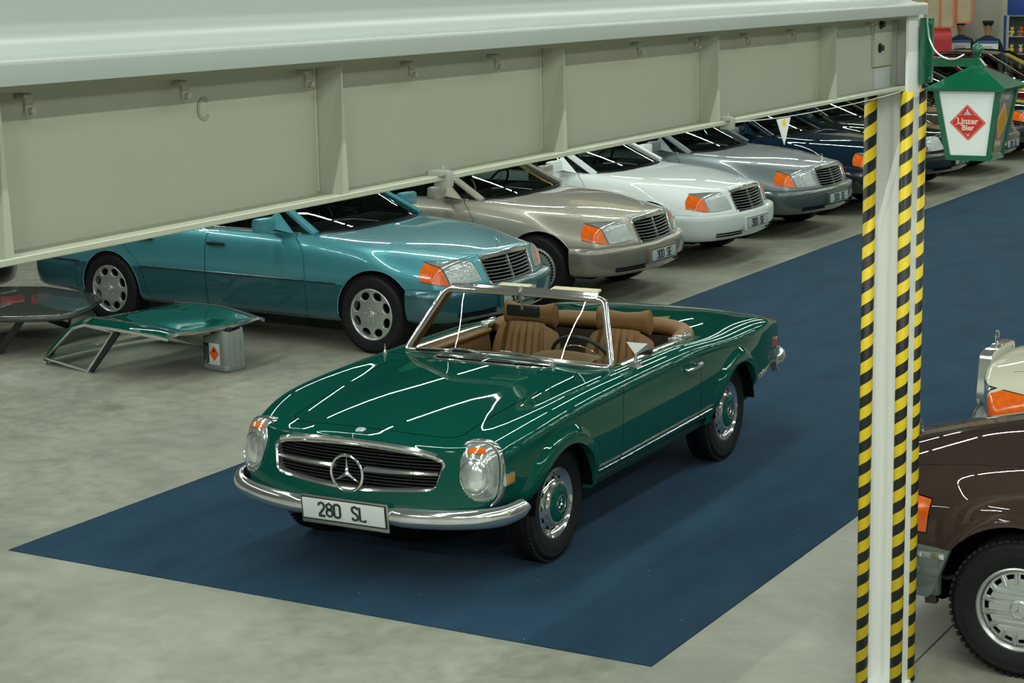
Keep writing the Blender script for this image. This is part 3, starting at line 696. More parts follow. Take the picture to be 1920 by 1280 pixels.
# ---------------------------------------------------------------- green roadster
GREEN = paint('dark_green_paint', (.003, .066, .048))
def build_roadster():
    K = [1.95, 1.8, 1.55, 1.2, .8, .4, 0, -.5, -.9, -1.2, -1.6, -1.95, -2.2]
    N = len(K)
    cv = [
     (const(0, N), [.800, .828, .862, .893, .915, .925, .92, .905, .885, .88, .872, .848, .795]),
     ([.24, .25, .26, .27, .28, .28, .3, .34, .34, .34, .34, .34, .30], [.796, .823, .855, .885, .905, .915, .912, .900, .883, .878, .870, .846, .793]),
     ([.50, .53, .55, .555, .56, .58, .60, .60, .58, .58, .58, .56, .52], [.772, .795, .826, .855, .876, .886, .885, .878, .864, .857, .852, .834, .785]),
     ([.66, .70, .735, .75, .76, .765, .77, .77, .77, .765, .75, .73, .69], [.775, .808, .848, .877, .892, .896, .896, .893, .868, .856, .850, .832, .785]),
     ([.75, .79, .815, .825, .83, .835, .84, .84, .84, .83, .82, .80, .76], [.765, .80, .834, .860, .873, .878, .880, .880, .856, .842, .836, .815, .772]),
     ([.805, .845, .866, .875, .876, .878, .878, .878, .876, .87, .862, .835, .79], [.725, .765, .792, .806, .813, .818, .822, .826, .812, .80, .79, .768, .735]),
     ([.806, .848, .868, .876, .876, .877, .877, .878, .877, .872, .864, .838, .79], [.68, .70, .745, .765, .772, .776, .78, .785, .775, .765, .75, .73, .70]),
     ([.80, .845, .866, .876, .880, .882, .882, .882, .880, .876, .868, .84, .785], [.60, .60, .60, .60, .60, .60, .60, .60, .60, .60, .60, .60, .61]),
     ([.77, .82, .848, .858, .862, .864, .864, .864, .862, .858, .848, .815, .75], [.47, .46, .44, .43, .43, .43, .43, .43, .43, .44, .45, .48, .51]),
     ([.66, .72, .77, .79, .80, .80, .80, .80, .80, .79, .77, .73, .66], [.42, .39, .36, .34, .33, .33, .33, .33, .33, .35, .37, .41, .45]),
     (const(0, N), [.415, .37, .33, .29, .27, .27, .27, .27, .27, .29, .33, .39, .44]),
    ]
    # keep top/bottom span count equal: curves 0..5 top, 5..10 bottom
    def bend(V):
        x, y, z = V[:, 0], V[:, 1], V[:, 2]
        wf = sstep(1.15, 1.97, x); wr = sstep(-1.6, -2.22, x)
        d = -wf*(.225*(y/.85)**2.6+.01)
        d += wf*np.where(z < .74, (.74-z)*.30, 0)*np.clip(1-((z-.60)/.4)**2, 0, 1)*(x > 1.9)
        d += wr*(.10*(y/.8)**2.4) + (-wr*.03)
        return d
    B = Body(K, cv, bend, rf=.035, rr=.03, smooth=5, nx=116)
    XF, XR, ZH = 1.22, -1.20, .317; RA = .350
    side = lambda c: c.y > .5
    archF = [(XF+RA*math.cos(a), ZH+RA*math.sin(a)) for a in np.linspace(0, 2*PI, 41)[:-1]]
    archR = [(XR+(RA-.012)*math.cos(a), ZH+(RA-.012)*math.sin(a)) for a in np.linspace(0, 2*PI, 41)[:-1]]
    B.cut(archF, (0, 2), lambda c: c.y > .45 and c.z < .75, 'hole'); B.cut(archR, (0, 2), lambda c: c.y > .45 and c.z < .75, 'hole')
    up = lambda c: c.z > .70
    # cockpit opening
    ck = [(.40, -.1), (.40, .10), (.385, .30), (.34, .50), (.27, .66), (.20, .715), (-.70, .715), (-.92, .685), (-1.06, .60), (-1.15, .45), (-1.19, .25), (-1.20, .0), (-1.20, -.1)]
    B.cut(ck, (0, 1), up, 'hole')
    # grille opening in the nose
    gr = [(0, .752), (.25, .744), (.41, .728), (.498, .705), (.525, .68), (.52, .64), (.502, .568), (.475, .551), (.39, .540), (.2, .527), (0, .518), (-.05, .518), (-.05, .752)]
    B.cut(gr, (1, 2), lambda c: c.x > 1.5, 'hole')
    # bonnet, boot lid, doors
    hd = [(1.86, -.05), (1.86, .12), (1.845, .30), (1.80, .47), (1.77, .515), (1.72, .54), (1.50, .550), (1.2, .562), (.9, .590), (.72, .618), (.63, .622), (.565, .60), (.545, .55), (.575, .46), (.615, .30), (.635, 0), (.635, -.05)]
    B.seam(hd, (0, 1), .006, up, 'hood')
    bt = [(-1.30, -.05), (-1.30, .40), (-1.33, .52), (-1.38, .57), (-1.9, .57), (-2.12, .53), (-2.17, .48), (-2.19, .3), (-2.20, -.05)]
    B.seam(bt, (0, 1), .005, up, 'trunk_lid')
    dr = [(.385, 1.0), (.40, .90), (.475, .84), (.52, .76), (.53, .60), (.53, .345), (-.60, .345), (-.615, .50), (-.60, .70), (-.565, .86), (-.55, 1.0)]
    B.seam(dr, (0, 2), .005, side, 'door')
    root = empty('convertible_car', (-5.684, 9.969, .0065), 4.734, 'dark green open two-seat roadster with tan seats on the blue carpet', 'car')
    body = B.out(None, 'car_body', GREEN, root)[0]
    B.out('_seam', 'panel_gap', VOID, root, push=-.006)
    hood = B.out('hood', 'hood', GREEN, root)[0]
    B.out('trunk_lid', 'trunk_lid', GREEN, root)
    doors = B.out('door', 'door', GREEN, root, side='two')
    # wheel arches with raised eyebrows
    for sg in (1, -1):
        for xh, R, wv in ((XF, RA+.002, .10), (XR, RA-.010, .095)):
            A = MB(); na, nr_ = 44, 9
            def fn(u, v):
                a = .03+(PI-.06)*u
                fa = sstep(-.1, .9, a)*sstep(PI+.15, PI-.75, a)
                r = R+wv*v; x = xh+r*math.cos(a); z = ZH+r*math.sin(a)
                y = B.sy(x, max(z, .40), None)
                if y is None: y = .82
                if z < .40: y -= (.40-z)*.25
                h = .002+(.030*fa)*(1-sstep(.45, 1., v))
                if v > .99: h = -.004
                return (x, (y+h)*sg, z)
            A.grid(fn, na, nr_)
            def lip(u, v):
                a = .03+(PI-.06)*u; p = fn(u, 0); r = R-.006*v; q = (xh+(r)*math.cos(a), p[1]-sg*.045*v, ZH+r*math.sin(a)); return q
            A.grid(lip, na, 3)
            A.build('wheel_arch_flare', GREEN, root, sharp=50)
    arch_liner(root, XF, ZH, RA-.004, .48, .86); arch_liner(root, XR, ZH, RA-.016, .48, .86)
    # ---- chrome side trim
    def side_strip(x0, x1, z0, z1, wd, nm, m=CHROME, n=14, yoff=0.0, d=.008, both=True):
        for sg in ((1, -1) if both else (1,)):
            mb = MB(); P = []; O = []
            for t in np.linspace(0, 1, n):
                x = x0+(x1-x0)*t; z = z0+(z1-z0)*t; y = B.sy(x, z, .8); P.append((x, (y+yoff)*sg, z)); O.append((0, sg, 0))
            mb.sweep(P, [(0, -wd/2), (d*.8, -wd*.35), (d, 0), (d*.8, wd*.35), (0, wd/2)], out=O); mb.build(nm, m, root)
    side_strip(.86, .54, .440, .440, .011, 'side_moulding'); side_strip(.52, -.59, .440, .452, .011, 'side_moulding'); side_strip(-.61, -.82, .452, .455, .011, 'side_moulding')
    side_strip(.86, .54, .415, .415, .009, 'side_moulding'); side_strip(.52, -.59, .415, .427, .009, 'side_moulding'); side_strip(-.61, -.82, .427, .430, .009, 'side_moulding')
    side_strip(-1.56, -2.05, .478, .505, .012, 'side_moulding'); side_strip(-1.56, -2.05, .455, .483, .010, 'side_moulding')
    for sg in (1, -1):
        mb = MB(); mb.box((-.02, sg*.76, .335), (1.70, .07, .06), bev=.012); mb.build('sill', mat('sill_dark', (.006, .03, .028), rough=.4), root)
        for a, b in ((.83, .50), (.49, -.70), (-.71, -.84)):
            mb = MB(); mb.tube([(x, sg*.805, .362-.004*(x/.8)) for x in np.linspace(a, b, 8)], .009, 8); mb.build('sill_moulding', CHROME, root)
    # ---- grille
    g = MB(); gx = 1.955
    def gp(y, z): return (1.965-.225*(abs(y)/.85)**2.6+(.74-z)*.22, y, z)
    ring = [(y, z) for y, z in gr if y >= 0]; full = ring+[(-y, z) for y, z in ring[::-1]][1:-1]
    path = spl([gp(y, z) for y, z in full], 4, closed=True)
    fr = MB(); fr.sweep(path, [(.010, -.011), (.016, 0), (.010, .011), (-.03, .012), (-.03, -.011)], out=(1, 0, 0), closed=True); frame_ = fr.build('grille_frame', CHROME, root)
    tb = MB(); tp = [gp(y, z+.010) for y, z in [(-.485, .713), (-.40, .734), (-.25, .750), (0, .758), (.25, .750), (.40, .734), (.485, .713)]]
    tb.sweep(spl(tp, 6), [(.014, -.014), (.026, -.004), (.024, .008), (.008, .020), (-.02, .020), (-.02, -.012)], out=(1, 0, 0)); tb.build('grille_top_rail', CHROME, frame_)
    bk = MB(); bk.add([(gp(y, z)[0]-.06, y, z) for y, z in full], [tuple(range(len(full)))]); bk.build('grille_mesh', VOID, root)
    for z in np.arange(.535, .745, .0165):
        yy = [y for y in np.linspace(-.54, .54, 49) if inside(full, y, z)]
        if len(yy) > 1:
            sl = MB(); sl.sweep([(gp(y, z)[0]-.045, y, z) for y in yy], [(0, -.0025), (.012, -.0025), (.012, .0025), (0, .0025)], out=(1, 0, 0)); sl.build('grille_slat', TRIMBLK, root)
    for a, b in ((.095, .50), (-.095, -.50)):
        mb = MB(); mb.sweep([(gp(y, .635)[0]+.006+.02*(1-abs(y)/.5), y, .634-.008*abs(y)) for y in np.linspace(a, b, 10)], [(.014, 0), (.004, .0115), (-.02, .0115), (-.02, -.0115), (.004, -.0115)], out=(1, 0, 0), scale=[1.0-.35*t for t in np.linspace(0, 1, 10)]); mb.build('grille_bar', CHROME, root)
    s = star_mb(.098, .075, .014); s.V = [(y+2.035, -x, z+.606) for x, y, z in s.V]; s.build('star_emblem', CHROME, root)
    # hood badge
    hz = B.sz(1.895, 0, .80)
    mb = MB(); mb.lathe([(.029, 0), (.029, .004), (.025, .006), (0, .007)], axis='z', n=24)
    q = star_mb(.020, .07, .003); q.V = [(z, x, y+.007) for x, y, z in q.V]; mb.add(q.V, q.F)
    nn = B.nat((1.89, 0, hz)); M = Matrix.Translation((1.89, 0, hz)) @ Vector((0, 0, 1)).rotation_difference(nn).to_matrix().to_4x4(); mb.xf(M); mb.build('hood_badge', mat('badge_silver', (.55, .62, .66), rough=.25, metal=.8), root)
    # small star under the hood lip on the grille rail
    mb = MB(); mb.lathe([(.004, 0), (.006, .006), (.004, .03), (.001, .036)], c=(gp(0, .76)[0]+.006, 0, .765), axis='z', n=10); mb.build('hood_catch', CHROME, root)
    # ---- headlamps: tall oval glasses wrapped over the fender corners
    for sg in (1, -1):
        cz, hh, hw = .628, .165, .118
        def oval(t, k=1., p=2.7):
            c, s_ = math.cos(t), math.sin(t); return (abs(c)**(2/p)*(1 if c > 0 else -1)*hw*k, abs(s_)**(2/p)*(1 if s_ > 0 else -1)*hh*k)
        # local frame: face leans back at the top and turns a little outwards
        fx = nrm([.955, .23, .18]); fy = nrm(np.cross([0, 0, 1], fx)); fz = np.cross(fx, fy)
        o = np.array([1.832, .684, cz])
        def W_(d, a, b): p = o+fx*d+fy*a+fz*b; return (p[0], p[1]*sg, p[2])
        nt_ = 36; L = MB(); V = []; F = []
        lv = [(1.0, 0), (.985, .022), (.93, .045), (.80, .066), (.6, .082), (.35, .092), (.12, .096)]
        for k, d in lv:
            for i in range(nt_):
                a, b = oval(2*PI*i/nt_, k); V.append(W_(d*.8-.02*(a/hw > .3)*(a/hw-.3)*0-.10*max(0, a/hw)**2*.35, a, b))
        for r in range(len(lv)-1):
            for i in range(nt_): F.append((r*nt_+i, r*nt_+(i+1) % nt_, (r+1)*nt_+(i+1) % nt_, (r+1)*nt_+i))
        V.append(W_(.077, 0, 0)); F += [((len(lv)-1)*nt_+i, (len(lv)-1)*nt_+(i+1) % nt_, len(V)-1) for i in range(nt_)]
        lens = L.add(V, F).build('headlamp_lens', mat('headlamp_glass', (.50, .56, .55), rough=.09, metal=.62, coat=1, noise=.35, nscale=22, bump=.7, bscale=45), root)
        # reflector bowl seen as a round bright disc, standing just proud of the glass as moulded ring
        rg = MB(); rg.tube([W_(.0805-.012*(math.cos(t)**2), .080*math.cos(t)-.004, .092*math.sin(t)-.008) for t in np.linspace(0, 2*PI, 25)[:-1]], .0035, 6, closed=True); rg.build('reflector_ring', CHROME, lens)
        rf = MB(); rf.lathe([(.077, -.002), (.055, .008), (.03, .013), (0, .015)], axis='x', n=24); rf.V = [W_(.066+x*1.0-.02*(y/.08)**2, y-.004, z*1.16-.008) for x, y, z in rf.V]; rf.build('reflector', mat('reflector', (.92, .97, .96), rough=.12, metal=.75, noise=.12, nscale=20), lens)
        tsn = MB()
        tsn.grid(lambda u, v: (lambda a, b: W_(.079-.075*((a/hw)**2*.5+(b/hh)**4*.9)+.003, a, b))((u-.5)*.105*(1-.5*v**2), .112+.030*v), 10, 6); tsn.build('turn_signal', ORANGE, lens)
        for zz in np.linspace(-.13, -.075, 5):
            rb = MB(); rb.tube([W_(.079-.075*((a/hw)**2*.5+(zz/hh)**4*.9), a, zz) for a in np.linspace(-.07, .07, 7)], .003, 5); rb.build('lens_rib', LENS, lens)
        bz = MB(); bz.sweep([W_(-.012, *oval(t, 1.03)) for t in np.linspace(0, 2*PI, 41)[:-1]], [(.024, -.004), (.026, .004), (.018, .010), (-.03, .012), (-.03, -.006)], out=[tuple(x*(1, sg, 1)[i] for i, x in enumerate(fx))]*40, closed=True); bz.build('headlamp_bezel', CHROME, root)
        # bright fender cap reaching back above the lamp
        cp = MB(); cp.grid(lambda u, v: (lambda a, b, d: W_(d, a, b))(*oval(PI*.5+(u-.5)*1.9, 1.05), -.055*v*(1-abs(u-.5)*1.2)+.006), 14, 4); cp.build('headlamp_cap', CHROME, root)
    # ---- bumper: two halves meeting behind the plate
    for sg in (1, -1):
        path = spl([(2.035, sg*.20, .405), (2.02, sg*.40, .407), (1.985, sg*.58, .412), (1.93, sg*.73, .42), (1.855, sg*.825, .428), (1.775, sg*.862, .438), (1.70, sg*.872, .445)], 6)
        T = nrm(np.gradient(path, axis=0)); O = np.stack([T[:, 1], -T[:, 0], 0*T[:, 0]], -1)
        O = np.where((O[:, :1]*1.0+O[:, 1:2]*sg*.3) < 0, -O, O)
        prof = [(0, .052), (.018, .050), (.034, .036), (.042, .014), (.042, -.008), (.034, -.03), (.016, -.05), (-.006, -.056), (-.008, .05)]
        mb = MB(); V0 = []
        for i, p in enumerate(path):
            k = 1. if i > 3 else .75+.25*i/4
            k2 = 1 if i < len(path)-4 else 1-.5*((i-len(path)+4)/3)**2
            for a, b in prof: V0.append((p[0]+O[i][0]*a*k, p[1]+O[i][1]*a*k, p[2]+b*k*k2))
        m = len(prof); F = [(i*m+j, i*m+(j+1) % m, (i+1)*m+(j+1) % m, (i+1)*m+j) for i in range(len(path)-1) for j in range(m)]+[tuple(range(m)), tuple((len(path)-1)*m+j for j in range(m))]
        mb.add(V0, F); mb.build('bumper', CHROME, root, sharp=60)
        # valance behind
        rp = spl([(-2.02, sg*.80, .50), (-2.10, sg*.815, .505), (-2.20, sg*.77, .505), (-2.27, sg*.60, .505), (-2.30, sg*.3, .505), (-2.31, 0, .505)], 5)
        T = nrm(np.gradient(rp, axis=0)); O = np.stack([T[:, 1], -T[:, 0], 0*T[:, 0]], -1); O = np.where((-O[:, :1]+O[:, 1:2]*sg) < 0, -O, O)
        mb = MB(); V0 = []
        for i, p in enumerate(rp):
            for a, b in prof: V0.append((p[0]+O[i][0]*a, p[1]+O[i][1]*a, p[2]+b*1.25))
        F = [(i*m+j, i*m+(j+1) % m, (i+1)*m+(j+1) % m, (i+1)*m+j) for i in range(len(rp)-1) for j in range(m)]+[tuple(range(m)), tuple((len(rp)-1)*m+j for j in range(m))]
        mb.add(V0, F); mb.build('rear_bumper', CHROME, root, sharp=60)
        og = MB(); og.prism([(-2.0, .47), (-2.0, .56), (-2.03, .60), (-2.06, .56), (-2.06, .46), (-2.03, .43)], .79*sg, .835*sg, 'y'); og.build('overrider', CHROME, root)
    # ---- number plate
    pm = frame((2.078, 0, .398), (0, 1, 0), (.10, 0, .995), (.995, 0, -.10))
    mb = MB(); mb.box((0, 0, -.012), (.545, .158, .014), bev=.005); mb.xf(pm); pl = mb.build('number_plate', STEEL, root)
    mb = MB(); mb.box((0, .008, -.003), (.528, .128, .008)); mb.xf(pm); mb.build('plate_border', BLACKP, pl)
    mb = MB(); mb.box((0, .010, .001), (.512, .112, .008), bev=.002); mb.xf(pm); mb.build('plate_face', WHITEP, pl)
    glyphs(pl, '280 SL', pm @ Matrix.Translation((-.005, .012, .006)), .074, sp=.66, gap=1.2, wd=.16, d=.003)
    # ---- side markers, rear lamps, handles
    for sg in (1, -1):
        y = B.sy(1.745, .595, .84)
        mb = MB(); mb.box((1.745, sg*(y+.002), .597), (.098, .018, .062), bev=.006); mk_ = mb.build('side_marker', CHROME, root)
        mb = MB(); mb.box((1.745, sg*(y+.010), .597), (.078, .012, .044), bev=.004); mb.build('amber_lens', mat('amber_marker', (.42, .20, .02), rough=.2, coat=1, bump=.4), mk_)
        y = B.sy(-2.0, .625, .82)
        mb = MB(); mb.box((-2.0, sg*(y+.002), .64), (.09, .018, .066), bev=.006); mk_ = mb.build('side_marker', CHROME, root)
        mb = MB(); mb.box((-2.0, sg*(y+.010), .64), (.07, .012, .05), bev=.004); mb.build('red_lens', REDLENS, mk_)
        mb = MB(); mb.box((-2.235, sg*.55, .63), (.05, .30, .11), bev=.02); mb.build('tail_lamp', REDLENS, root)
        yy = B.sy(-.47, .765, .87)
        mb = MB(); mb.tube(spl([(-.36, sg*(yy+.004), .762), (-.37, sg*(yy+.034), .765), (-.45, sg*(yy+.042), .768), (-.53, sg*(yy+.034), .772), (-.535, sg*(yy+.004), .770)], 4), .011, 8)
        mb.add(*[(lambda V, F: ([(v[0]-.53, v[1]+sg*(yy+.03), v[2]+.775) for v in V], F))(*ellipsoid(.028, .016, .014))][0]); mb.build('door_handle', CHROME, root)
        mb = MB(); mb.lathe([(.014, 0), (.011, .006), (.0, .007)], c=(1.835, sg*.52, B.sz(1.835, .52, .78)-.001), axis='z', n=12)
    # little washer jet / aerial stub on the far fender
    z = B.sz(.36, -.80, .89); mb = MB(); mb.lathe([(.014, -.01), (.013, .01), (.008, .02), (.006, .03), (.004, .045), (.002, .06), (.0, .06)], c=(.46, -.755, B.sz(.46, -.755, .89)), axis='z', n=12); mb.build('aerial_stub', CHROME, root)
    # ---- cowl air intake
    cz = lambda x, y: B.sz(x, y, .92)
    out = [(.415, -.385), (.455, -.30), (.485, 0), (.455, .30), (.415, .385), (.50, .385), (.565, .27), (.595, 0), (.565, -.27), (.50, -.385)]
    rim_ = [(x, y, cz(x, y)+.004) for x, y in out]
    mb = MB(); mb.grid(lambda u, v: (lambda y: (lambda x: (x, y, cz(x, y)+.004))((.485-.07*(abs(y)/.385)**2)*(1-v)+(.595-.095*(abs(y)/.385)**2)*v))((u-.5)*.77), 15, 5); vt = mb.build('cowl_vent', VOID, root)
    mb = MB(); mb.tube(spl(rim_, 5, closed=True), .0055, 8, closed=True); mb.build('vent_frame', CHROME, vt)
    mb = MB(); mb.tube([(x, y, cz(x, y)+.009) for x, y in [(.46, -.385), (.525, -.2), (.545, 0), (.525, .2), (.46, .385)]], .0035, 6); mb.build('vent_bar', CHROME, vt)
    for y in (-.19, 0, .19):
        mb = MB(); mb.tube([(x-.02*abs(y), y, cz(x, y)+.009) for x in (.495, .545, .592)], .0028, 6); mb.build('vent_bar', CHROME, vt)
    # ---- windscreen
    def wb(y): return (.40-.10*(abs(y)/.708)**2.2, y, .925-.040*(abs(y)/.708)**2)       # base
    def wt(y): yy = y/.708*.545; return (.105-.045*(abs(y)/.708)**2, yy, 1.262-.016*(abs(y)/.708)**2)
    ys = np.linspace(-.708, .708, 21)
    base = [wb(y) for y in ys]; top = [wt(y) for y in ys[::-1]]
    # rounded corners
    P = base[1:-1]+[tuple(np.array(base[-1])*.75+np.array(wt(.708))*.25*0+np.array(wb(.708))*.25+np.array([-.012, 0, .02]))]
    def corner(a, b, c, n=5, k=.05):
        a, b, c = map(np.array, (a, b, c)); p = b+nrm(a-b)*k; q = b+nrm(c-b)*k
        return [tuple((1-t)**2*p+2*t*(1-t)*b+t*t*q) for t in np.linspace(0, 1, n)]
    mid = lambda a, b, t: tuple(np.array(a)*(1-t)+np.array(b)*t)
    bl, br, tr, tl = base[0], base[-1], top[0], top[-1]
    loop = list(base[1:-1])+corner(base[-2], br, tr)+[mid(br, tr, t) for t in np.linspace(.2, .8, 7)]+corner(br, tr, top[1])+list(top[1:-1])+corner(top[-2], tl, bl)+[mid(tl, bl, t) for t in np.linspace(.2, .8, 7)]+corner(tl, bl, base[1])
    L = np.array(loop); cen = L.mean(0); n = len(L); sl = np.array([.955-0.0, 0, .30]); sl = nrm(np.array([.77, 0, .64]))
    T = nrm(np.roll(L, -1, 0)-np.roll(L, 1, 0)); O = nrm(np.cross(T, sl)); O = np.where(((L-cen)*O).sum(1, keepdims=True) < 0, -O, O)
    mb = MB(); mb.sweep(L, [(-.012, .014), (.004, .017), (.015, .010), (.017, -.008), (.006, -.022), (-.010, -.020), (-.014, 0)], out=O, closed=True); wf = mb.build('windscreen_frame', CHROME, root, sharp=60)
    mb = MB(); mb.sweep(L, [(-.024, .004), (-.010, .008), (-.010, -.006), (-.024, -.004)], out=O, closed=True); mb.build('glass_seal', mat('grey_seal', (.16, .15, .11), rough=.5), wf)
    # header rail with a centre joint
    hr = [tuple(np.array(wt(y))+np.array([-.012, 0, .018])) for y in np.linspace(-.65, .65, 15)]
    mb = MB(); mb.sweep(hr, [(-.016, .016), (0, .020), (.014, .012), (.014, -.012), (-.014, -.016)], out=(0, 0, 1)); mb.build('header_rail', CHROME, wf)
    mb = MB(); mb.box(tuple(np.array(wt(0))+np.array([.004, 0, .015])), (.05, .012, .045), bev=.003); mb.build('rail_clamp', STEEL, wf)
    mb = MB(); mb.grid(lambda u, v: mid(wb((u-.5)*1.38), wt((u-.5)*1.38), .02+.96*v), 21, 6); mb.build('windscreen', GLASS, root)
    for sg in (1, -1):   # inner pillars, tan covered
        mb = MB(); mb.sweep([tuple(np.array(mid(wb(.700*sg), wt(.700*sg), t))+np.array([-.035, -sg*.012, 0])) for t in np.linspace(.02, .97, 6)], [(-.02, -.012), (.015, -.014), (.015, .012), (-.02, .012)], out=(0, 1, 0)); mb.build('pillar_cover', LEATHER, root)
        mb = MB(); mb.add([wb(.70*sg), tuple(np.array(wb(.70*sg))+np.array([-.10, 0, .0])), tuple(np.array(mid(wb(.7*sg), wt(.7*sg), .97))+np.array([-.03, 0, 0])), mid(wb(.7*sg), wt(.7*sg), .97)], [(0, 1, 2, 3)])
        # sun visors
        mb = MB(); mb.box((-.06, .27 if sg > 0 else -.15, 1.256), (.15, .32 if sg > 0 else .22, .018), bev=.009); mb.xf(Matrix.Translation((0, 0, 0)))
        mb.V = [(x, y, z+(x+.06)*-.12) for x, y, z in mb.V]; mb.build('sun_visor', CREAM, root)
    # wipers
    for a, b, c in (((.44, -.33), (.395, .10), (.40, -.10)), ((.44, .36), (.37, -.02), (.39, .16))):
        pass
    def wz(x, y): return cz(x, y)
    for p0, p1, b0, b1 in ((( .455, .40), (.400, .02), (.405, .18), (.395, -.30)), ((.455, -.05), (.40, -.33), (.40, -.16), (.36, -.58))):
        mb = MB()
        A = np.array([p0[0], p0[1], wz(*p0)+.012]); Bq = np.array([p1[0], p1[1], wz(*p1)+.034])
        mb.sweep([tuple(A*(1-t)+Bq*t+np.array([0, 0, .014*math.sin(PI*t)])) for t in np.linspace(0, 1, 7)], [(.004, -.007), (.006, 0), (.004, .007), (-.003, .007), (-.003, -.007)], out=(0, 0, 1))
        mb.lathe([(.014, -.012), (.014, .006), (.008, .012), (0, .012)], c=tuple(A), axis='z', n=14); wa = mb.build('wiper_arm', CHROME, root)
        mb = MB(); q0 = np.array([b0[0], b0[1], wz(*b0)+.022]); q1 = np.array([b1[0]+.02, b1[1], wz(.40, b1[1])+.03])
        mb.sweep([tuple(q0*(1-t)+q1*t) for t in np.linspace(0, 1, 7)], [(.004, -.004), (.004, .004), (-.01, .002), (-.01, -.002)], out=(0, 0, 1)); mb.build('wiper_blade', BLACK, wa)
    # ---- rear view mirror
    mb = MB(); mb.box((.02, -.03, 1.132), (.028, .225, .072), bev=.013); mi = mb.build('rear_view_mirror', TRIMBLK, root)
    mb = MB(); mb.tube(spl([(.085, -.02, 1.245), (.072, -.02, 1.215), (.045, -.025, 1.18), (.03, -.03, 1.145)], 4), .008, 8); mb.build('mirror_stem', mat('grey_metal', (.35, .42, .38), rough=.4), mi)
    # ---- door mirror on the near door
    for sg in (1,):
        bz_ = B.sz(.17, .79, .9)
        mb = MB(); mb.add([(.235, sg*.765, bz_-.004), (.12, sg*.765, bz_-.004), (.105, sg*.80, bz_-.006), (.13, sg*.835, bz_-.02), (.225, sg*.825, bz_-.016), (.20, sg*.775, bz_+.024), (.15, sg*.775, bz_+.024), (.15, sg*.805, bz_+.02), (.195, sg*.805, bz_+.02)],
                        [(0, 1, 2, 3, 4), (0, 5, 6, 1), (1, 6, 7, 2), (2, 7, 3), (3, 7, 8, 4), (4, 8, 5, 0), (5, 8, 7, 6)]); mm = mb.build('door_mirror', CHROME, root, sharp=20)
        mb = MB(); mb.tube([(.172, sg*.79, bz_+.01), (.165, sg*.795, bz_+.055), (.16, sg*.80, bz_+.075)], .012, 8, scale=[1.2, .8, .9]); mb.build('mirror_stalk', CHROME, mm)
        # wedge shell: flat top pointing forwards-down
        A = [(.150, .725, bz_+.130), (.150, .865, bz_+.130), (.178, .795, bz_+.068), (.110, .725, bz_+.095), (.110, .865, bz_+.095), (.14, .795, bz_+.062), (.175, .795, bz_+.060)]
        A = [(x, sg*y, z) for x, y, z in A]
        mb = MB(); mb.add(A, [(0, 2, 1), (0, 3, 6, 2), (1, 2, 6, 4), (3, 5, 6), (4, 6, 5), (0, 1, 4, 5, 3)]); mb.build('mirror_shell', mat('bright_shell', (.85, .88, .86), rough=.22, metal=.6), mm, sharp=10)
        mb = MB(); mb.add(*ellipsoid(.018, .062, .030, 14, 8)); mb.xf(Matrix.Translation((.105, sg*.815, bz_+.078))); mb.build('mirror_glass', TRIMBLK, mm)
    # ---- belt line chrome and rails along the cockpit
    for sg in (1, -1):
        for dy, ww, nm in ((0.0, .010, 'belt_moulding'), (-.022, .008, 'window_seal'), (-.040, .007, 'belt_moulding')):
            mb = MB(); P = [(x, sg*(.722+dy), B.sz(x, .725, .895)+.003-(.004 if dy else 0)) for x in np.linspace(.22, -.69, 12)]
            mb.sweep(P, [(-.03, -ww), (.001, -ww), (.006, 0), (.001, ww), (-.03, ww)], out=(0, 0, 1)); mb.build(nm, CHROME if nm[0] == 'b' else BLACK, root)
        mb = MB(); mb.box((-.73, sg*.690, .890), (.15, .07, .028), bev=.008); mb.box((-.655, sg*.672, .885), (.07, .055, .03), bev=.006); mb.box((-.775, sg*.70, .907), (.06, .02, .01), bev=.003); mb.build('window_bracket', CHROME, root)
        # door inner panel with padded roll
        mb = MB(); mb.grid(lambda u, v: (.25-.92*u, sg*(.672-.02*math.sin(v*PI)), .872-.42*v), 8, 8); dp = mb.build('door_panel', LEATHER, root)
        mb = MB(); mb.sweep([(x, sg*.665, .850) for x in np.linspace(.24, -.66, 10)], [(.022*math.cos(t), .030*math.sin(t)) for t in np.linspace(0, 2*PI, 11)[:-1]], out=(0, 0, 1)); mb.build('padded_roll', LEATHER, dp)
        mb = MB(); mb.sweep([(x, sg*.640, .70) for x in np.linspace(.10, -.50, 10)], [(.035*math.cos(t), .030*math.sin(t)) for t in np.linspace(0, 2*PI, 11)[:-1]], out=(0, 0, 1)); mb.build('armrest', LEATHER, dp)
    # ---- interior tub
    mb = MB(); mb.box((-.38, 0, .32), (1.60, 1.32, .02)); mb.build('cabin_floor', CARPETB, root)
    mb = MB(); mb.grid(lambda u, v: (-.93-.16*v*0-.06*(1-v), (u-.5)*1.34, .32+.53*v), 6, 6); mb.build('rear_bulkhead', CARPETB, root)
    mb = MB(); mb.box((.36, 0, .58), (.02, 1.34, .52)); mb.build('firewall', VOID, root)
    mb = MB(); mb.box((-1.06, 0, .70), (.24, 1.2, .02)); mb.build('parcel_shelf', CARPETB, root)
    mb = MB(); mb.tube([(-.94, y, .822) for y in np.linspace(-.62, .62, 9)], .006, 6); mb.build('shelf_trim', CHROME, root)
    # padded rim around the back of the cockpit
    rp = spl([(-.74, -.655, .855), (-.90, -.635, .862), (-1.03, -.55, .868), (-1.105, -.40, .872), (-1.135, -.2, .875), (-1.14, 0, .876), (-1.135, .2, .875), (-1.105, .40, .872), (-1.03, .55, .868), (-.90, .635, .862), (-.74, .655, .855)], 5)
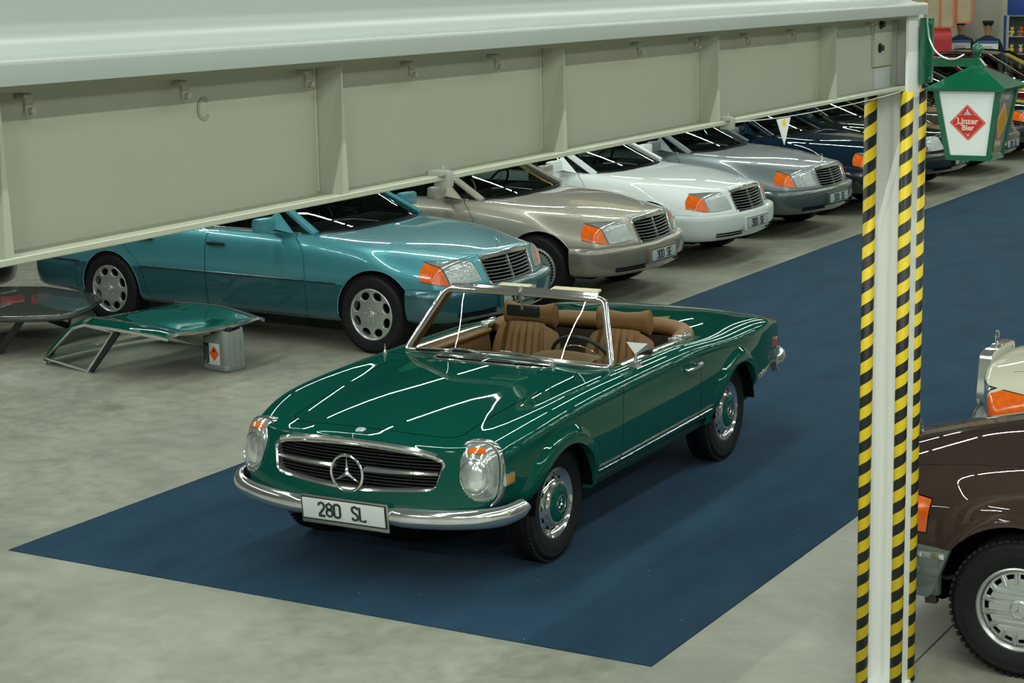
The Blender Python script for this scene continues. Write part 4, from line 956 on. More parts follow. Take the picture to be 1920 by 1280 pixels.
    mb = MB(); mb.sweep(rp, [(.055*math.cos(t), .062*math.sin(t)) for t in np.linspace(0, 2*PI, 13)[:-1]], out=(0, 0, 1), scale=[.5]+[.85]+[1]*(len(rp)-4)+[.85, .5]); mb.build('padded_rim', LEATHER, root)
    mb = MB(); P_ = spl([(x*1.0-.03, y*1.05, .880) for x, y in ((-.80, -.662), (-.95, -.625), (-1.06, -.53), (-1.13, -.38), (-1.155, 0), (-1.13, .38), (-1.06, .53), (-.95, .625), (-.80, .662))], 5)
    mb.tube([(x, y, (B.sz(x-.015, y*1.03, .88) or .88)+.003) for x, y, z in P_], .005, 6); mb.build('rim_moulding', CHROME, root)
    # dashboard with tan padded top
    mb = MB(); mb.grid(lambda u, v: (.36-.26*v+.03*(abs(u-.5)*2)**2*-1, (u-.5)*1.33, .895-.012*v-.05*sstep(.75, 1, v)-.015*(abs(u-.5)*2)**2), 15, 10)
    mb.grid(lambda u, v: (.075+.02*v, (u-.5)*1.31, .835-.20*v), 15, 4); mb.build('dashboard', LEATHER, root)
    mb = MB()
    mb.grid(lambda u, v: (.30-.24*v, .10+.42*u, .895+.045*math.sin(PI*min(1, max(0, u*1.0)))**.6*math.sin(PI*(.15+.7*v))), 12, 8); mb.build('instrument_hood', LEATHER, root)
    # steering wheel
    sc_ = np.array([-.02, .355, .835]); ax = nrm([.86, 0, -.50]); e1 = np.array([0, 1., 0]); e2 = np.cross(ax, e1); e2 = e2 if e2[2] > 0 else -e2
    mb = MB(); mb.tube([tuple(sc_+.203*(e1*math.cos(t)+e2*math.sin(t))) for t in np.linspace(0, 2*PI, 41)[:-1]], .0125, 10, closed=True); swm = mb.build('steering_wheel', TRIMBLK, root)
    mb = MB(); mb.tube([tuple(sc_+.155*(e1*math.cos(t)+e2*math.sin(t))+ax*.02) for t in np.linspace(0, 2*PI, 33)[:-1]], .004, 6, closed=True); mb.build('horn_ring', CHROME, swm)
    mb = MB()
    for a in (0, PI): mb.tube([tuple(sc_+r*(e1*math.cos(a)+e2*math.sin(a))+ax*(.03-.1*r)) for r in (.03, .1, .2)], .010, 6)
    mb.add(*ellipsoid(.055, .055, .055, 12, 8)); i0 = len(mb.V)-len(ellipsoid(1, 1, 1, 12, 8)[0])
    mb.xf(Matrix.Translation(tuple(sc_+ax*.03)), i0); mb.tube([tuple(sc_+ax*.03), tuple(sc_+ax*.35)], .025, 8); mb.build('steering_hub', TRIMBLK, swm)
    # ---- seats
    def seat(y0):
        w2 = .27
        mb = MB()
        nu, nv = 89, 18
        def back(u, v, dpt=0):
            y = (u-.5)*2; zt = v
            edge = (1-abs(y)**5)
            rib = .022*abs(math.sin(PI*min(max((y+.62)/1.24, 0), 1)*6.0))**.45-.006 if abs(y) < .62 else .014
            wid = w2*(1.0-.10*zt-.10*zt**6)
            H = .54-.06*abs(y)**4
            x = -.46-.135*zt + rib*1.0*edge*min(1, (1-zt)*8) + (.035 if abs(y) > .62 else 0)*edge
            return (x, y0+y*wid, .40+H*zt)
        mb.grid(back, nu, nv)
        # rounded shell: wrap over the top and round the sides to a rear face
        def rear(u, v):
            y = (u-.5)*2; wid = w2*(1.0-.10*v-.10*v**6); H = .54-.06*abs(y)**4
            return (-.46-.135*v-.10*math.sqrt(max(0, 1-abs(y)**4))*math.sqrt(max(0, 1-v**10)), y0+y*wid, .40+H*v)
        mb.grid(rear, nu, nv)
        st = mb.build('seat', LEATHER, root, sharp=60)
        mb = MB(); mb.box((-.17, y0, .40), (.52, .50, .15), bev=.05); mb.build('seat_cushion', LEATHER, st)
        # bolster headrest: horizontal roll with flat round ends
        mb = MB(); prof = [(0, -.180), (.060, -.180), (.072, -.172), (.074, -.16), (.058, -.10), (.050, 0), (.058, .10), (.074, .16), (.072, .172), (.060, .180), (0, .180)]
        mb.lathe(prof, axis='y', n=26); mb.V = [(x*.62-.645-.0, y0+y, .985+z*(1.05)) for x, y, z in mb.V]; hr = mb.build('headrest', LEATHER, root, sharp=50)
        for sg in (-1, 1):
            mb = MB(); mb.tube([(-.645+.045*math.cos(t), y0+sg*.176, .985+.076*math.sin(t)) for t in np.linspace(0, 2*PI, 25)[:-1]], .0035, 6, closed=True); mb.build('piping', LEATHER, hr)
            mb = MB(); mb.lathe([(.010, 0), (.006, .003*sg), (0, .003*sg)], axis='y', n=10, c=(-.645+.008, y0+sg*.181, .935)); mb.build('button', mat('brown_button', (.16, .05, .02)), hr)
        mb = MB(); mb.tube([(-.66, y0, .86), (-.65, y0, .945)], .010, 6); mb.build('headrest_post', CHROME, hr)
    seat(.335); seat(-.335)
    # soft top cover panel behind the seats is the body itself; centre tunnel
    mb = MB(); mb.box((-.2, 0, .40), (.7, .14, .16), bev=.03); mb.build('centre_tunnel', CARPETB, root)
    # ---- wheels
    for x in (1.2, -1.2):
        for sg in (1, -1): wheel('pagoda', root, (x, sg*.715, .325), sg, R=.325, w=.165, rim=.1925, paintm=GREEN)
    # exhaust / tow eye under the nose
    mb = MB(); mb.tube([(1.88+.02*math.cos(t), .33, .315+.02*math.sin(t)) for t in np.linspace(0, 2*PI, 13)[:-1]], .005, 6, closed=True); mb.build('towing_eye', BLACK, root)
    mb = MB(); mb.box((0, 0, .30), (3.6, 1.0, .10), bev=.03); mb.build('underbody', VOID, root)
    return root
roadster = build_roadster()
# ---------------------------------------------------------------- large saloons parked in the row
def lens_panel(B, name, obname, m, root, side='two', push=.003): return B.out(name, obname, m, root, side=side, push=push)
def build_saloon(wheel_kind='eight', cols=None, plate='300 SE', plate_on=True):
    P1, P2 = cols
    K = [2.28, 2.1, 1.8, 1.5, 1.1, .7, .2, -.5, -1.2, -1.7, -2.1, -2.45, -2.66]; N = len(K)
    c0 = [.845, .868, .905, .935, .965, .985, .985, .985, .985, .995, 1.0, .985, .94]
    cv = [
     (const(0, N), c0),
     ([.26]*N, [z-.004 for z in c0]),
     ([.46, .52, .60, .64, .68, .70, .70, .70, .70, .70, .68, .66, .62], [.822, .850, .888, .920, .952, .975, .975, .975, .975, .975, .972, .955, .91]),
     ([.64, .70, .76, .79, .81, .82, .82, .82, .82, .82, .81, .78, .72], [.792, .822, .868, .902, .938, .962, .965, .965, .96, .95, .945, .925, .88]),
     ([.76, .80, .85, .875, .885, .89, .89, .89, .89, .885, .875, .84, .78], [.750, .782, .825, .862, .895, .915, .92, .92, .915, .90, .885, .87, .83]),
     ([.83, .865, .905, .922, .930, .934, .934, .934, .934, .93, .92, .88, .81], [.66, .68, .71, .73, .75, .76, .76, .76, .76, .75, .74, .73, .70]),
     ([.835, .875, .915, .932, .938, .941, .941, .941, .941, .938, .928, .89, .815], [.58, .58, .58, .58, .58, .58, .58, .58, .58, .58, .58, .58, .58]),
     ([.83, .87, .908, .925, .932, .935, .935, .935, .935, .932, .92, .88, .80], [.46, .45, .43, .42, .42, .42, .42, .42, .42, .42, .43, .45, .47]),
     ([.80, .84, .875, .895, .905, .908, .908, .908, .908, .905, .89, .85, .77], [.34, .32, .29, .27, .26, .26, .26, .26, .26, .27, .29, .32, .35]),
     ([.6]*N, [.30, .27, .23, .21, .20, .20, .20, .20, .20, .21, .24, .28, .32]),
     (const(0, N), [.29, .26, .22, .20, .19, .19, .19, .19, .19, .20, .23, .27, .31]),
    ]
    def bend(V):
        x, y, z = V[:, 0], V[:, 1], V[:, 2]
        wf = sstep(1.3, 2.3, x); wr = sstep(-1.9, -2.69, x)
        d = -wf*(.25*(y/.86)**2.3+.02)+wf*np.clip((.80-z)*.38, 0, .085)
        d += wr*.12*(y/.85)**2.4
        return d
    B = Body(K, cv, bend, rf=.04, rr=.04, smooth=5, nx=112)
    XF, XR, ZH = 1.56, -1.48, .337; RA = .385
    for xh in (XF, XR):
        R = RA if xh > 0 else RA-.02
        B.cut([(xh+R*math.cos(a), ZH+R*math.sin(a)) for a in np.linspace(0, 2*PI, 41)[:-1]], (0, 2), lambda c: c.y > .5 and c.z < .80, 'hole')
    up = lambda c: c.z > .72
    ck = [(1.02, -.1), (1.02, .2), (1.00, .40), (.94, .60), (.86, .72), (.80, .765), (-1.45, .765), (-1.65, .70), (-1.78, .55), (-1.85, .3), (-1.87, 0), (-1.87, -.1)]
    B.cut(ck, (0, 1), up, 'hole')
    side = lambda c: c.y > .5
    front = lambda c: c.x > 1.75
    # grille and lamps
    g = [(0, .815), (.30, .805), (.352, .795), (.352, .76), (.328, .60), (.30, .578), (0, .572), (-.03, .572), (-.03, .815)]
    B.cut(g, (1, 2), lambda c: c.x > 1.9 and c.z < .84, 'hole')
    lam = [(.742, .797), (.60, .803), (.50, .80), (.462, .785), (.430, .72), (.405, .622), (.42, .612), (.60, .602), (.712, .603)]
    B.seam(lam, (1, 2), .004, front, 'lamp')
    ind = [(.744, .797), (.80, .795), (.90, .79), (.90, .72), (.87, .66), (.83, .625), (.78, .608), (.716, .603)]
    B.cut([(2.005, .60), (1.975, .72), (1.985, .82)], (0, 2), lambda c: c.y > .6, closed=False)
    B.seam(ind, (1, 2), .004, lambda c: c.x > (2.005-(c.z-.60)*.25 if c.z < .72 else 1.975+(c.z-.72)*.1), 'indicator')
    hd = [(2.30, -.05), (2.30, .30), (2.24, .38), (2.20, .44), (2.06, .50), (1.8, .575), (1.5, .632), (1.1, .685), (.92, .715), (.86, .745), (.88, .70), (.96, .60), (1.02, .42), (1.04, .2), (1.04, -.05)]
    B.seam(hd, (0, 1), .005, lambda c: c.z > .815, 'hood')
    bt = [(-1.95, -.05), (-1.95, .60), (-2.0, .68), (-2.60, .62), (-2.68, .5), (-2.70, -.05)]
    B.seam(bt, (0, 1), .005, lambda c: c.z > .88, 'trunk_lid')
    d1 = [(.60, 1.05), (.66, .97), (.76, .90), (.83, .80), (.842, .60), (.842, .27), (-.294, .27), (-.294, 1.05)]
    d2 = [(-.300, 1.05), (-.300, .27), (-1.00, .27), (-1.06, .50), (-1.14, .64), (-1.28, .76), (-1.40, .84), (-1.42, 1.05)]
    # lower cladding
    low = [(-3, 0), (3, 0), (3, .578), (-3, .578)]
    B.cut(low, (0, 2), None)
    B.seam(d1, (0, 2), .004, lambda c: c.y > .5, 'front_door'); B.seam(d2, (0, 2), .004, lambda c: c.y > .5, 'rear_door')
    root = empty('saloon_car', (0, 0, 0))
    lo = lambda c: c.z < .578; hi = lambda c: c.z >= .578
    B.out(None, 'car_body', P1, root, cond=hi); B.out(None, 'side_cladding', P2, root, cond=lo)
    B.out('_seam', 'panel_gap', VOID, root, push=-.006)
    B.out('hood', 'hood', P1, root); B.out('trunk_lid', 'trunk_lid', P1, root)
    for nm in ('front_door', 'rear_door'):
        ds = B.out(nm, nm, P1, root, side='two', cond=hi); cs = B.out(nm, 'door_cladding', P2, root, side='two', cond=lo)
        for a, b in zip(ds, cs): b.parent = a
    B.out('lamp', 'headlamp', LENS, root, side='two', push=.002); B.out('indicator', 'indicator_lens', ORANGE, root, side='two', push=.002)
    arch_liner(root, XF, ZH, RA-.002, .5, .90); arch_liner(root, XR, ZH, RA-.022, .5, .90)
    # side rubbing strip, bright line
    for sg in (1, -1):
        for a, b in ((1.17, .85), (.83, -.285), (-.305, -1.09), (-1.87, -2.30)):
            mb = MB(); P = [(x, (B.sy(x, .588, .93)+.001)*sg, .588) for x in np.linspace(a, b, 10)]
            mb.sweep(P, [(0, -.009), (.007, -.007), (.009, 0), (.007, .007), (0, .009)], out=(0, sg, 0)); mb.build('side_moulding', TRIMBLK, root)
            mb = MB(); mb.tube([(x, y+sg*.008, z+.004) for x, y, z in P], .0035, 6); mb.build('bright_strip', CHROME, root)
        for R, xh in ((RA, XF), (RA-.02, XR)):   # rolled arch lip
            mb = MB(); P = []
            for a in np.linspace(-.05, PI+.05, 33):
                x, z = xh+R*math.cos(a), ZH+R*math.sin(a); y = B.sy(x, z, .92); P.append((x, (y-.003)*sg, z))
            mb.tube(P, .006, 6); mb.build('arch_lip', P1, root)
        for x0 in (-.16, -1.02):
            y = B.sy(x0, .845, .92)
            mb = MB(); mb.box((x0, sg*(y+.024), .845), (.20, .022, .030), bev=.009); h = mb.build('door_handle', TRIMBLK, root)
            mb = MB(); mb.box((x0, sg*(y+.004), .845), (.13, .012, .065), bev=.005); mb.build('handle_recess', P1, h)
        # door mirror
        mb = MB(); mb.box((.50, sg*1.045, 1.062), (.095, .225, .125), bev=.030); dm = mb.build('door_mirror', P1, root)
        mb = MB(); mb.add([(.66, sg*.835, .975), (.42, sg*.835, .975), (.44, sg*.80, 1.17), (.66, sg*.865, .978), (.44, sg*.865, .985), (.455, sg*.815, 1.14), (.50, sg*.95, 1.02), (.47, sg*.95, 1.10)],
                           [(0, 3, 4, 1), (0, 2, 5, 3), (3, 5, 4), (1, 4, 5, 2), (0, 1, 2), (3, 5, 7, 6), (4, 6, 7), (4, 5, 7)]); mb.build('mirror_foot', P1, dm)
        mb = MB(); mb.box((.449, sg*1.045, 1.062), (.006, .19, .095), bev=.002); mb.build('mirror_glass', MIRRORG, dm)
        # belt moulding
        mb = MB(); mb.sweep([(x, sg*(.787), B.sz(x, .79, .965)+.001) for x in np.linspace(.70, -1.45, 16)], [(0, -.008), (.008, -.006), (.012, 0), (.008, .006), (0, .008)], out=(0, 0, 1)); mb.build('belt_moulding', CHROME, root)
    # ---- front bumper, rear bumper
    def bumper(path, nm, sgn, zc, hh):
        p = spl(path+[(x, -y, z) for x, y, z in path[::-1][1:]], 5)
        T = nrm(np.gradient(p, axis=0)); O = np.stack([T[:, 1], -T[:, 0], 0*T[:, 0]], -1)
        O = np.where((O[:, :1]*sgn+O[:, 1:2]*np.sign(p[:, 1:2])*.6) < 0, -O, O)
        pr = [(-.03, hh), (.018, hh-.004), (.034, hh-.022), (.038, hh-.06), (.038, .0), (.030, -.05), (.010, -hh+.03), (-.03, -hh), (-.07, -hh)]
        mb = MB(); m = len(pr); V = [(q[0]+o[0]*a, q[1]+o[1]*a, q[2]+b) for q, o in zip(p, O) for a, b in pr]
        mb.add(V, [(i*m+j, i*m+j+1, (i+1)*m+j+1, (i+1)*m+j) for i in range(len(p)-1) for j in range(m-1)]+[tuple(range(m)), tuple((len(p)-1)*m+j for j in range(m))])
        return mb.build(nm, P2, root, sharp=50), p, O
    fb, p, O = bumper([(1.90, .905, .435), (2.02, .895, .435), (2.14, .845, .435), (2.25, .73, .435), (2.32, .56, .435), (2.36, .35, .435), (2.375, .12, .435), (2.378, 0, .435)], 'front_bumper', 1, .435, .138)
    bumper([(-1.93, .905, .44), (-2.25, .885, .44), (-2.50, .82, .44), (-2.63, .66, .44), (-2.69, .4, .44), (-2.71, .0, .44)], 'rear_bumper', -1, .44, .145)
    # air slots and plate recess
    for zz in (.372, .345):
        for sg in (1, -1):
            q = [(a+o*.036-(0), ) for a, o in ()]
            pts = [(pp, oo) for pp, oo in zip(p, O) if .30 < sg*pp[1] < .72]
            mb = MB(); mb.sweep([(pp[0]+oo[0]*(.034-(.40-zz)*.12), pp[1]+oo[1]*.034, zz) for pp, oo in pts], [(.004, -.006), (.004, .006), (-.01, .006), (-.01, -.006)], out=[oo for pp, oo in pts]); mb.build('air_slot', VOID, fb)
    if plate_on:
        pm = frame((2.432, 0, .442), (0, 1, 0), (-.03, 0, 1), (1, 0, .03))
        mb = MB(); mb.box((0, 0, -.012), (.56, .145, .035), bev=.006); mb.xf(pm); pl = mb.build('number_plate', P2, root)
        mb = MB(); mb.box((0, 0, .003), (.522, .118, .008), bev=.003); mb.xf(pm); mb.build('plate_border', BLACKP, pl)
        mb = MB(); mb.box((0, 0, .006), (.508, .104, .006), bev=.002); mb.xf(pm); mb.build('plate_face', mat('plate_grey', (.36, .41, .43), rough=.35), pl)
        glyphs(pl, plate, pm @ Matrix.Translation((0, 0, .010)), .078, sp=.66, gap=1.1, wd=.14, d=.003)
    # ---- grille
    yy = lambda y, z: 2.28-.02-.25*(abs(y)/.86)**2.3+min(.085, max(0, (.80-z)*.38))+.035
    ring = [(0, .822), (.30, .812), (.350, .803), (.362, .790), (.358, .76), (.336, .598), (.322, .578), (.30, .570), (0, .564)]
    full = ring+[(-y, z) for y, z in ring[::-1]][1:-1]
    mb = MB(); mb.sweep([(yy(y, z), y, z) for y, z in full], [(.004, -.012), (.012, -.004), (.010, .010), (-.02, .012), (-.02, -.012)], out=(1, 0, 0), closed=True); gf = mb.build('grille_frame', CHROME, root, sharp=50)
    mb = MB(); mb.sweep([(yy(y, .80)+.004, y, .800-.01*(abs(y)/.35)**2) for y in np.linspace(-.34, .34, 13)], [(.006, -.016), (.012, .012), (-.02, .016), (-.02, -.016)], out=(1, 0, 0)); mb.build('grille_top_rail', CHROME, gf)
    mb = MB(); mb.add([(yy(y, z)-.055, y, z) for y, z in full], [tuple(range(len(full)))]); mb.build('grille_mesh', VOID, root)
    for z in np.linspace(.597, .768, 7):
        w_ = .325+(z-.6)*.13
        mb = MB(); mb.sweep([(yy(y, z)-.004, y, z-.012*(1-(y/.35)**2)) for y in np.linspace(-w_, w_, 11)], [(.004, 0), (0, .0026), (-.02, .0026), (-.02, -.0026), (0, -.0026)], out=(1, 0, 0)); mb.build('grille_slat', ALLOY, root)
    for z in np.linspace(.583, .783, 15)[::1]:
        w_ = .32+(z-.6)*.13
        mb = MB(); mb.sweep([(yy(y, z)-.03, y, z-.012*(1-(y/.35)**2)) for y in np.linspace(-w_, w_, 7)], [(0, -.0015), (.006, 0), (0, .0015)], out=(1, 0, 0)); mb.build('grille_fin', TRIMBLK, root)
    mb = MB(); mb.sweep([(yy(0, z)+.006, 0, z) for z in np.linspace(.565, .80, 8)], [(.003, -.006), (.003, .006), (-.02, .006), (-.02, -.006)], out=(1, 0, 0)); mb.build('grille_centre_bar', CHROME, root)
    zt = B.sz(2.20, 0, .86)
    s = star_mb(.037, .07, .004); s.V = [(y+2.205, -x, z+zt+.052) for x, y, z in s.V]; st = s.build('hood_star', CHROME, root)
    mb = MB(); mb.lathe([(.018, 0), (.014, .006), (.004, .010), (.003, .018)], c=(2.205, 0, zt-.002), axis='z', n=12); mb.build('star_foot', CHROME, st)
    # ---- cabin
    def A_(t, y=1): return (.845-.80*t-.10*t*(1-t)*0, y*(.775-.175*t), .985+.415*t)
    ys_ = np.linspace(-1, 1, 17)
    def wsb(s): return (1.00-.165*abs(s)**2.2, .765*s, .985-.010*abs(s)**2)
    def wst(s): return (.075-.045*abs(s)**2, .605*s, 1.415-.022*abs(s)**2)
    lerp = lambda a, b, t: tuple(np.array(a)*(1-t)+np.array(b)*t)
    mb = MB(); mb.grid(lambda u, v: lerp(wsb((u-.5)*1.9), wst((u-.5)*1.9), .02+.96*v), 17, 5); mb.build('windscreen', DGLASS, root)
    def rwb(s): return (-1.86+.10*abs(s)**2, .72*s, .995)
    def rwt(s): return (-1.30+.05*abs(s)**2, .60*s, 1.405-.02*abs(s)**2)
    mb = MB(); mb.grid(lambda u, v: lerp(rwb((u-.5)*1.8), rwt((u-.5)*1.8), .04+.94*v), 13, 5); mb.build('rear_window', DGLASS, root)
    mb = MB(); mb.grid(lambda u, v: (lambda s: (.075-.045*abs(s)**2-(1.375-.095*abs(s)**2)*u, .62*s, 1.415-.024*abs(s)**2-.02*abs(s)**8+.055*math.sin(PI*u)**.8*(1-.25*abs(s)**2)))((v-.5)*2), 20, 21); mb.build('roof', P1, root)
    for sg in (1, -1):
        # pillars
        mb = MB(); a, b = np.array(wsb(sg)), np.array(wst(sg)*np.array([1, 1, 1]))
        mb.sweep([lerp(a, b, t) for t in np.linspace(-.02, 1.02, 9)], [(.020, -.030), (.028, 0), (.018, .030), (-.02, .030), (-.02, -.030)], out=(0, sg, .35)); mb.build('windscreen_pillar', P1, root)
        mb = MB(); mb.sweep([tuple(np.array(lerp(a, b, t))+np.array([-.038, sg*.008, .0])) for t in np.linspace(.0, 1., 9)], [(.012, -.008), (.012, .008), (-.01, .008), (-.01, -.008)], out=(0, sg, .3)); mb.build('window_seal', TRIMBLK, root)
        side_top = lambda x: (x, sg*(.622-.02*sstep(-.9, -1.4, x)), 1.395+.05*math.sin(PI*min(1, max(0, (.03-x)/1.33)))**.8)
        side_bot = lambda x: (x, sg*.782, .975)
        mb = MB(); mb.sweep([side_top(x) for x in np.linspace(.04, -1.30, 14)], [(.016, -.022), (.020, .0), (.016, .022), (-.02, .022), (-.02, -.022)], out=(0, sg, .4)); mb.build('roof_rail', P1, root)
        def pillar(x0b, x1b, x0t, x1t, nm, m):
            q = [side_bot(x0b), side_bot(x1b), side_top(x1t), side_top(x0t)]; q2 = [(x, y-sg*.03, z) for x, y, z in q]
            mb = MB(); mb.add(q+q2, [(0, 1, 2, 3), (4, 7, 6, 5), (0, 4, 5, 1), (1, 5, 6, 2), (2, 6, 7, 3), (3, 7, 4, 0)]); mb.build(nm, m, root, smooth=False)
        pillar(-.25, -.34, -.25, -.33, 'middle_pillar', TRIMBLK)
        pillar(-1.42, -1.80, -1.10, -1.33, 'rear_pillar', P1)
        def pane(xb0, xb1, xt0, xt1, nm='side_window'):
            mb = MB(); mb.grid(lambda u, v: lerp(lerp(side_bot(xb0), side_bot(xb1), u), lerp(side_top(xt0), side_top(xt1), u), v), 6, 4); mb.build(nm, DGLASS, root)
        pane(.74, -.25, -.02, -.25); pane(-.34, -1.42, -.33, -1.10)
    # interior
    DK = mat('dark_interior', (.035, .037, .04), rough=.7)
    mb = MB(); mb.box((.62, 0, .90), (.55, 1.42, .16), bev=.05); mb.build('dashboard', DK, root)
    mb = MB(); mb.box((-.5, 0, .40), (2.7, 1.50, .04)); mb.build('cabin_floor', DK, root)
    for y in (.37, -.37):
        mb = MB(); mb.box((-.10, y, .60), (.5, .50, .16), bev=.05); mb.box((-.38, y, .88), (.13, .48, .56), bev=.05); s_ = mb.build('seat', DK, root); mb = MB(); mb.box((-.42, y, 1.23), (.09, .27, .15), bev=.035); mb.build('headrest', DK, s_)
    mb = MB(); mb.box((-1.25, 0, .80), (.16, 1.36, .50), bev=.05); mb.box((-1.62, 0, .97), (.5, 1.3, .03)); mb.build('rear_bench', DK, root)
    mb = MB(); sc_ = np.array([.30, .37, .98]); ax = nrm([.85, 0, -.5]); e1 = np.array([0, 1., 0]); e2 = np.cross(ax, e1)
    mb.tube([tuple(sc_+.19*(e1*math.cos(t)+e2*math.sin(t))) for t in np.linspace(0, 2*PI, 25)[:-1]], .013, 8, closed=True); sw = mb.build('steering_wheel', TRIMBLK, root)
    mb = MB(); mb.box(tuple(sc_+ax*.03), (.05, .16, .12), bev=.02)
    for sg in (1, -1): mb.tube([tuple(sc_+ax*.02), tuple(sc_+e1*.185*sg)], .012, 6)
    mb.build('steering_hub', TRIMBLK, sw)
    mb = MB(); mb.tube([(.985, -.05, 1.0), (.90, -.30, 1.045), (.84, -.58, 1.06)], .007, 6); mb.build('wiper_arm', TRIMBLK, root)
    for x in (1.52, -1.52):
        for sg in (1, -1): wheel(wheel_kind, root, (x, sg*.80, .338), sg, R=.338, w=.215, rim=.2175)
    mb = MB(); mb.box((0, 0, .27), (3.9, 1.1, .10), bev=.03); mb.build('underbody', VOID, root)
    for sg in (1, -1):
        mb = MB(); mb.box((-2.655, sg*.62, .74), (.07, .34, .20), bev=.03); mb.build('tail_lamp', REDLENS, root)
    return root
def metallic(name, c): return mat(name, c, rough=.32, metal=.45, coat=1, noise=.03, nscale=3, croug=.02)
def recolor(root, P1, P2, old):
    def f(o):
        if o.type == 'MESH' and o.material_slots and o.material_slots[0].material in old:
            m = o.material_slots[0].material; new = P1 if m == old[0] else P2
            o.material_slots[0].link = 'OBJECT'; o.material_slots[0].material = new
        for c in o.children: f(c)
    f(root)
def swap_wheels(root, kind):
    def kill(o):
        for c in list(o.children): kill(c)
        bpy.data.objects.remove(o)
    old = [c for c in root.children if c.name.startswith('wheel') and not c.name.startswith('wheel_h')]
    for o in old: kill(o)
    for x in (1.52, -1.52):
        for sg in (1, -1): wheel(kind, root, (x, sg*.80, .338), sg, R=.338, w=.215, rim=.2175)
TEAL1 = metallic('teal_paint', (.07, .30, .35)); TEAL2 = metallic('teal_cladding', (.03, .12, .145))
proto = build_saloon('eight', (TEAL1, TEAL2))
GRP = 'saloons parked in a row along the carpet'
ROW = [ # x, y, yaw, paint, cladding, label
 (-10.503, 14.127, -.051, None, None, 'turquoise metallic saloon with eight-hole alloy wheels behind the green roadster'),
 (-10.42, 16.724, -.020, metallic('champagne_paint', (.36, .34, .28)), metallic('champagne_cladding', (.21, .20, .16)), 'champagne beige saloon parked between the turquoise and the white saloon'),
 (-10.489, 19.257, -.034, paint('white_paint', (.76, .82, .83)), mat('white_cladding', (.54, .60, .585), rough=.4, coat=.5), 'white saloon parked between the champagne and the silver-grey saloon'),
 (-10.449, 21.700, -.055, metallic('steel_grey_paint', (.20, .24, .26)), metallic('steel_grey_cladding', (.075, .10, .10)), 'silver-grey saloon parked right after the white saloon'),
 (-10.347, 24.02, -.05, paint('navy_paint', (.006, .018, .032)), metallic('navy_cladding', (.008, .017, .024)), 'navy blue saloon whose amber lamp shows just left of the striped column'),
 (-10.38, 26.35, -.05, paint('black_green_paint', (.012, .017, .014)), metallic('black_cladding', (.02, .022, .022)), 'black-green saloon half hidden behind the striped column'),
 (-10.38, 28.9, -.05, paint('bronze_black_paint', (.05, .045, .035)), metallic('grey_cladding', (.035, .04, .04)), 'dark bronze saloon mostly hidden behind the green lantern'),
 (-10.38, 31.4, -.05, paint('black_paint', (.010, .011, .012)), metallic('slate_cladding', (.03, .042, .042)), 'black saloon whose amber lamp shows right of the green lantern'),
 (-10.38, 33.9, -.05, paint('maroon_paint', (.09, .006, .012)), metallic('maroon_cladding', (.035, .004, .006)), 'maroon saloon far down the row above the lantern roof'),
 (-10.38, 36.4, -.05, paint('brown_black_paint', (.025, .016, .010)), metallic('brown_black_cladding', (.02, .014, .010)), 'farthest dark brown saloon at the end of the row'),
]
disc = None
for i, (x, y, a, p1, p2, lab) in enumerate(ROW):
    if i == 0: o = proto
    elif i == 1:
        o = copy_tree(proto); swap_wheels(o, 'disc'); disc = o
    else: o = copy_tree(disc)
    if p1: recolor(o, p1, p2, (TEAL1, TEAL2) if i == 1 else (ROW[1][3], ROW[1][4]))
    o.location = (x, y, 0); o.rotation_euler = (0, 0, a); tag(o, lab, 'car', GRP)
# one more parked tail to tail with the turquoise one, at the left edge
o = copy_tree(proto); recolor(o, paint('graphite_paint', (.03, .035, .034)), metallic('graphite_cladding', (.02, .024, .024)), (TEAL1, TEAL2)); o.location = (-16.05, 12.75, 0); o.rotation_euler = (0, 0, PI)
tag(o, 'dark graphite saloon at the far left edge, only its rear bumper corner in view', 'car')
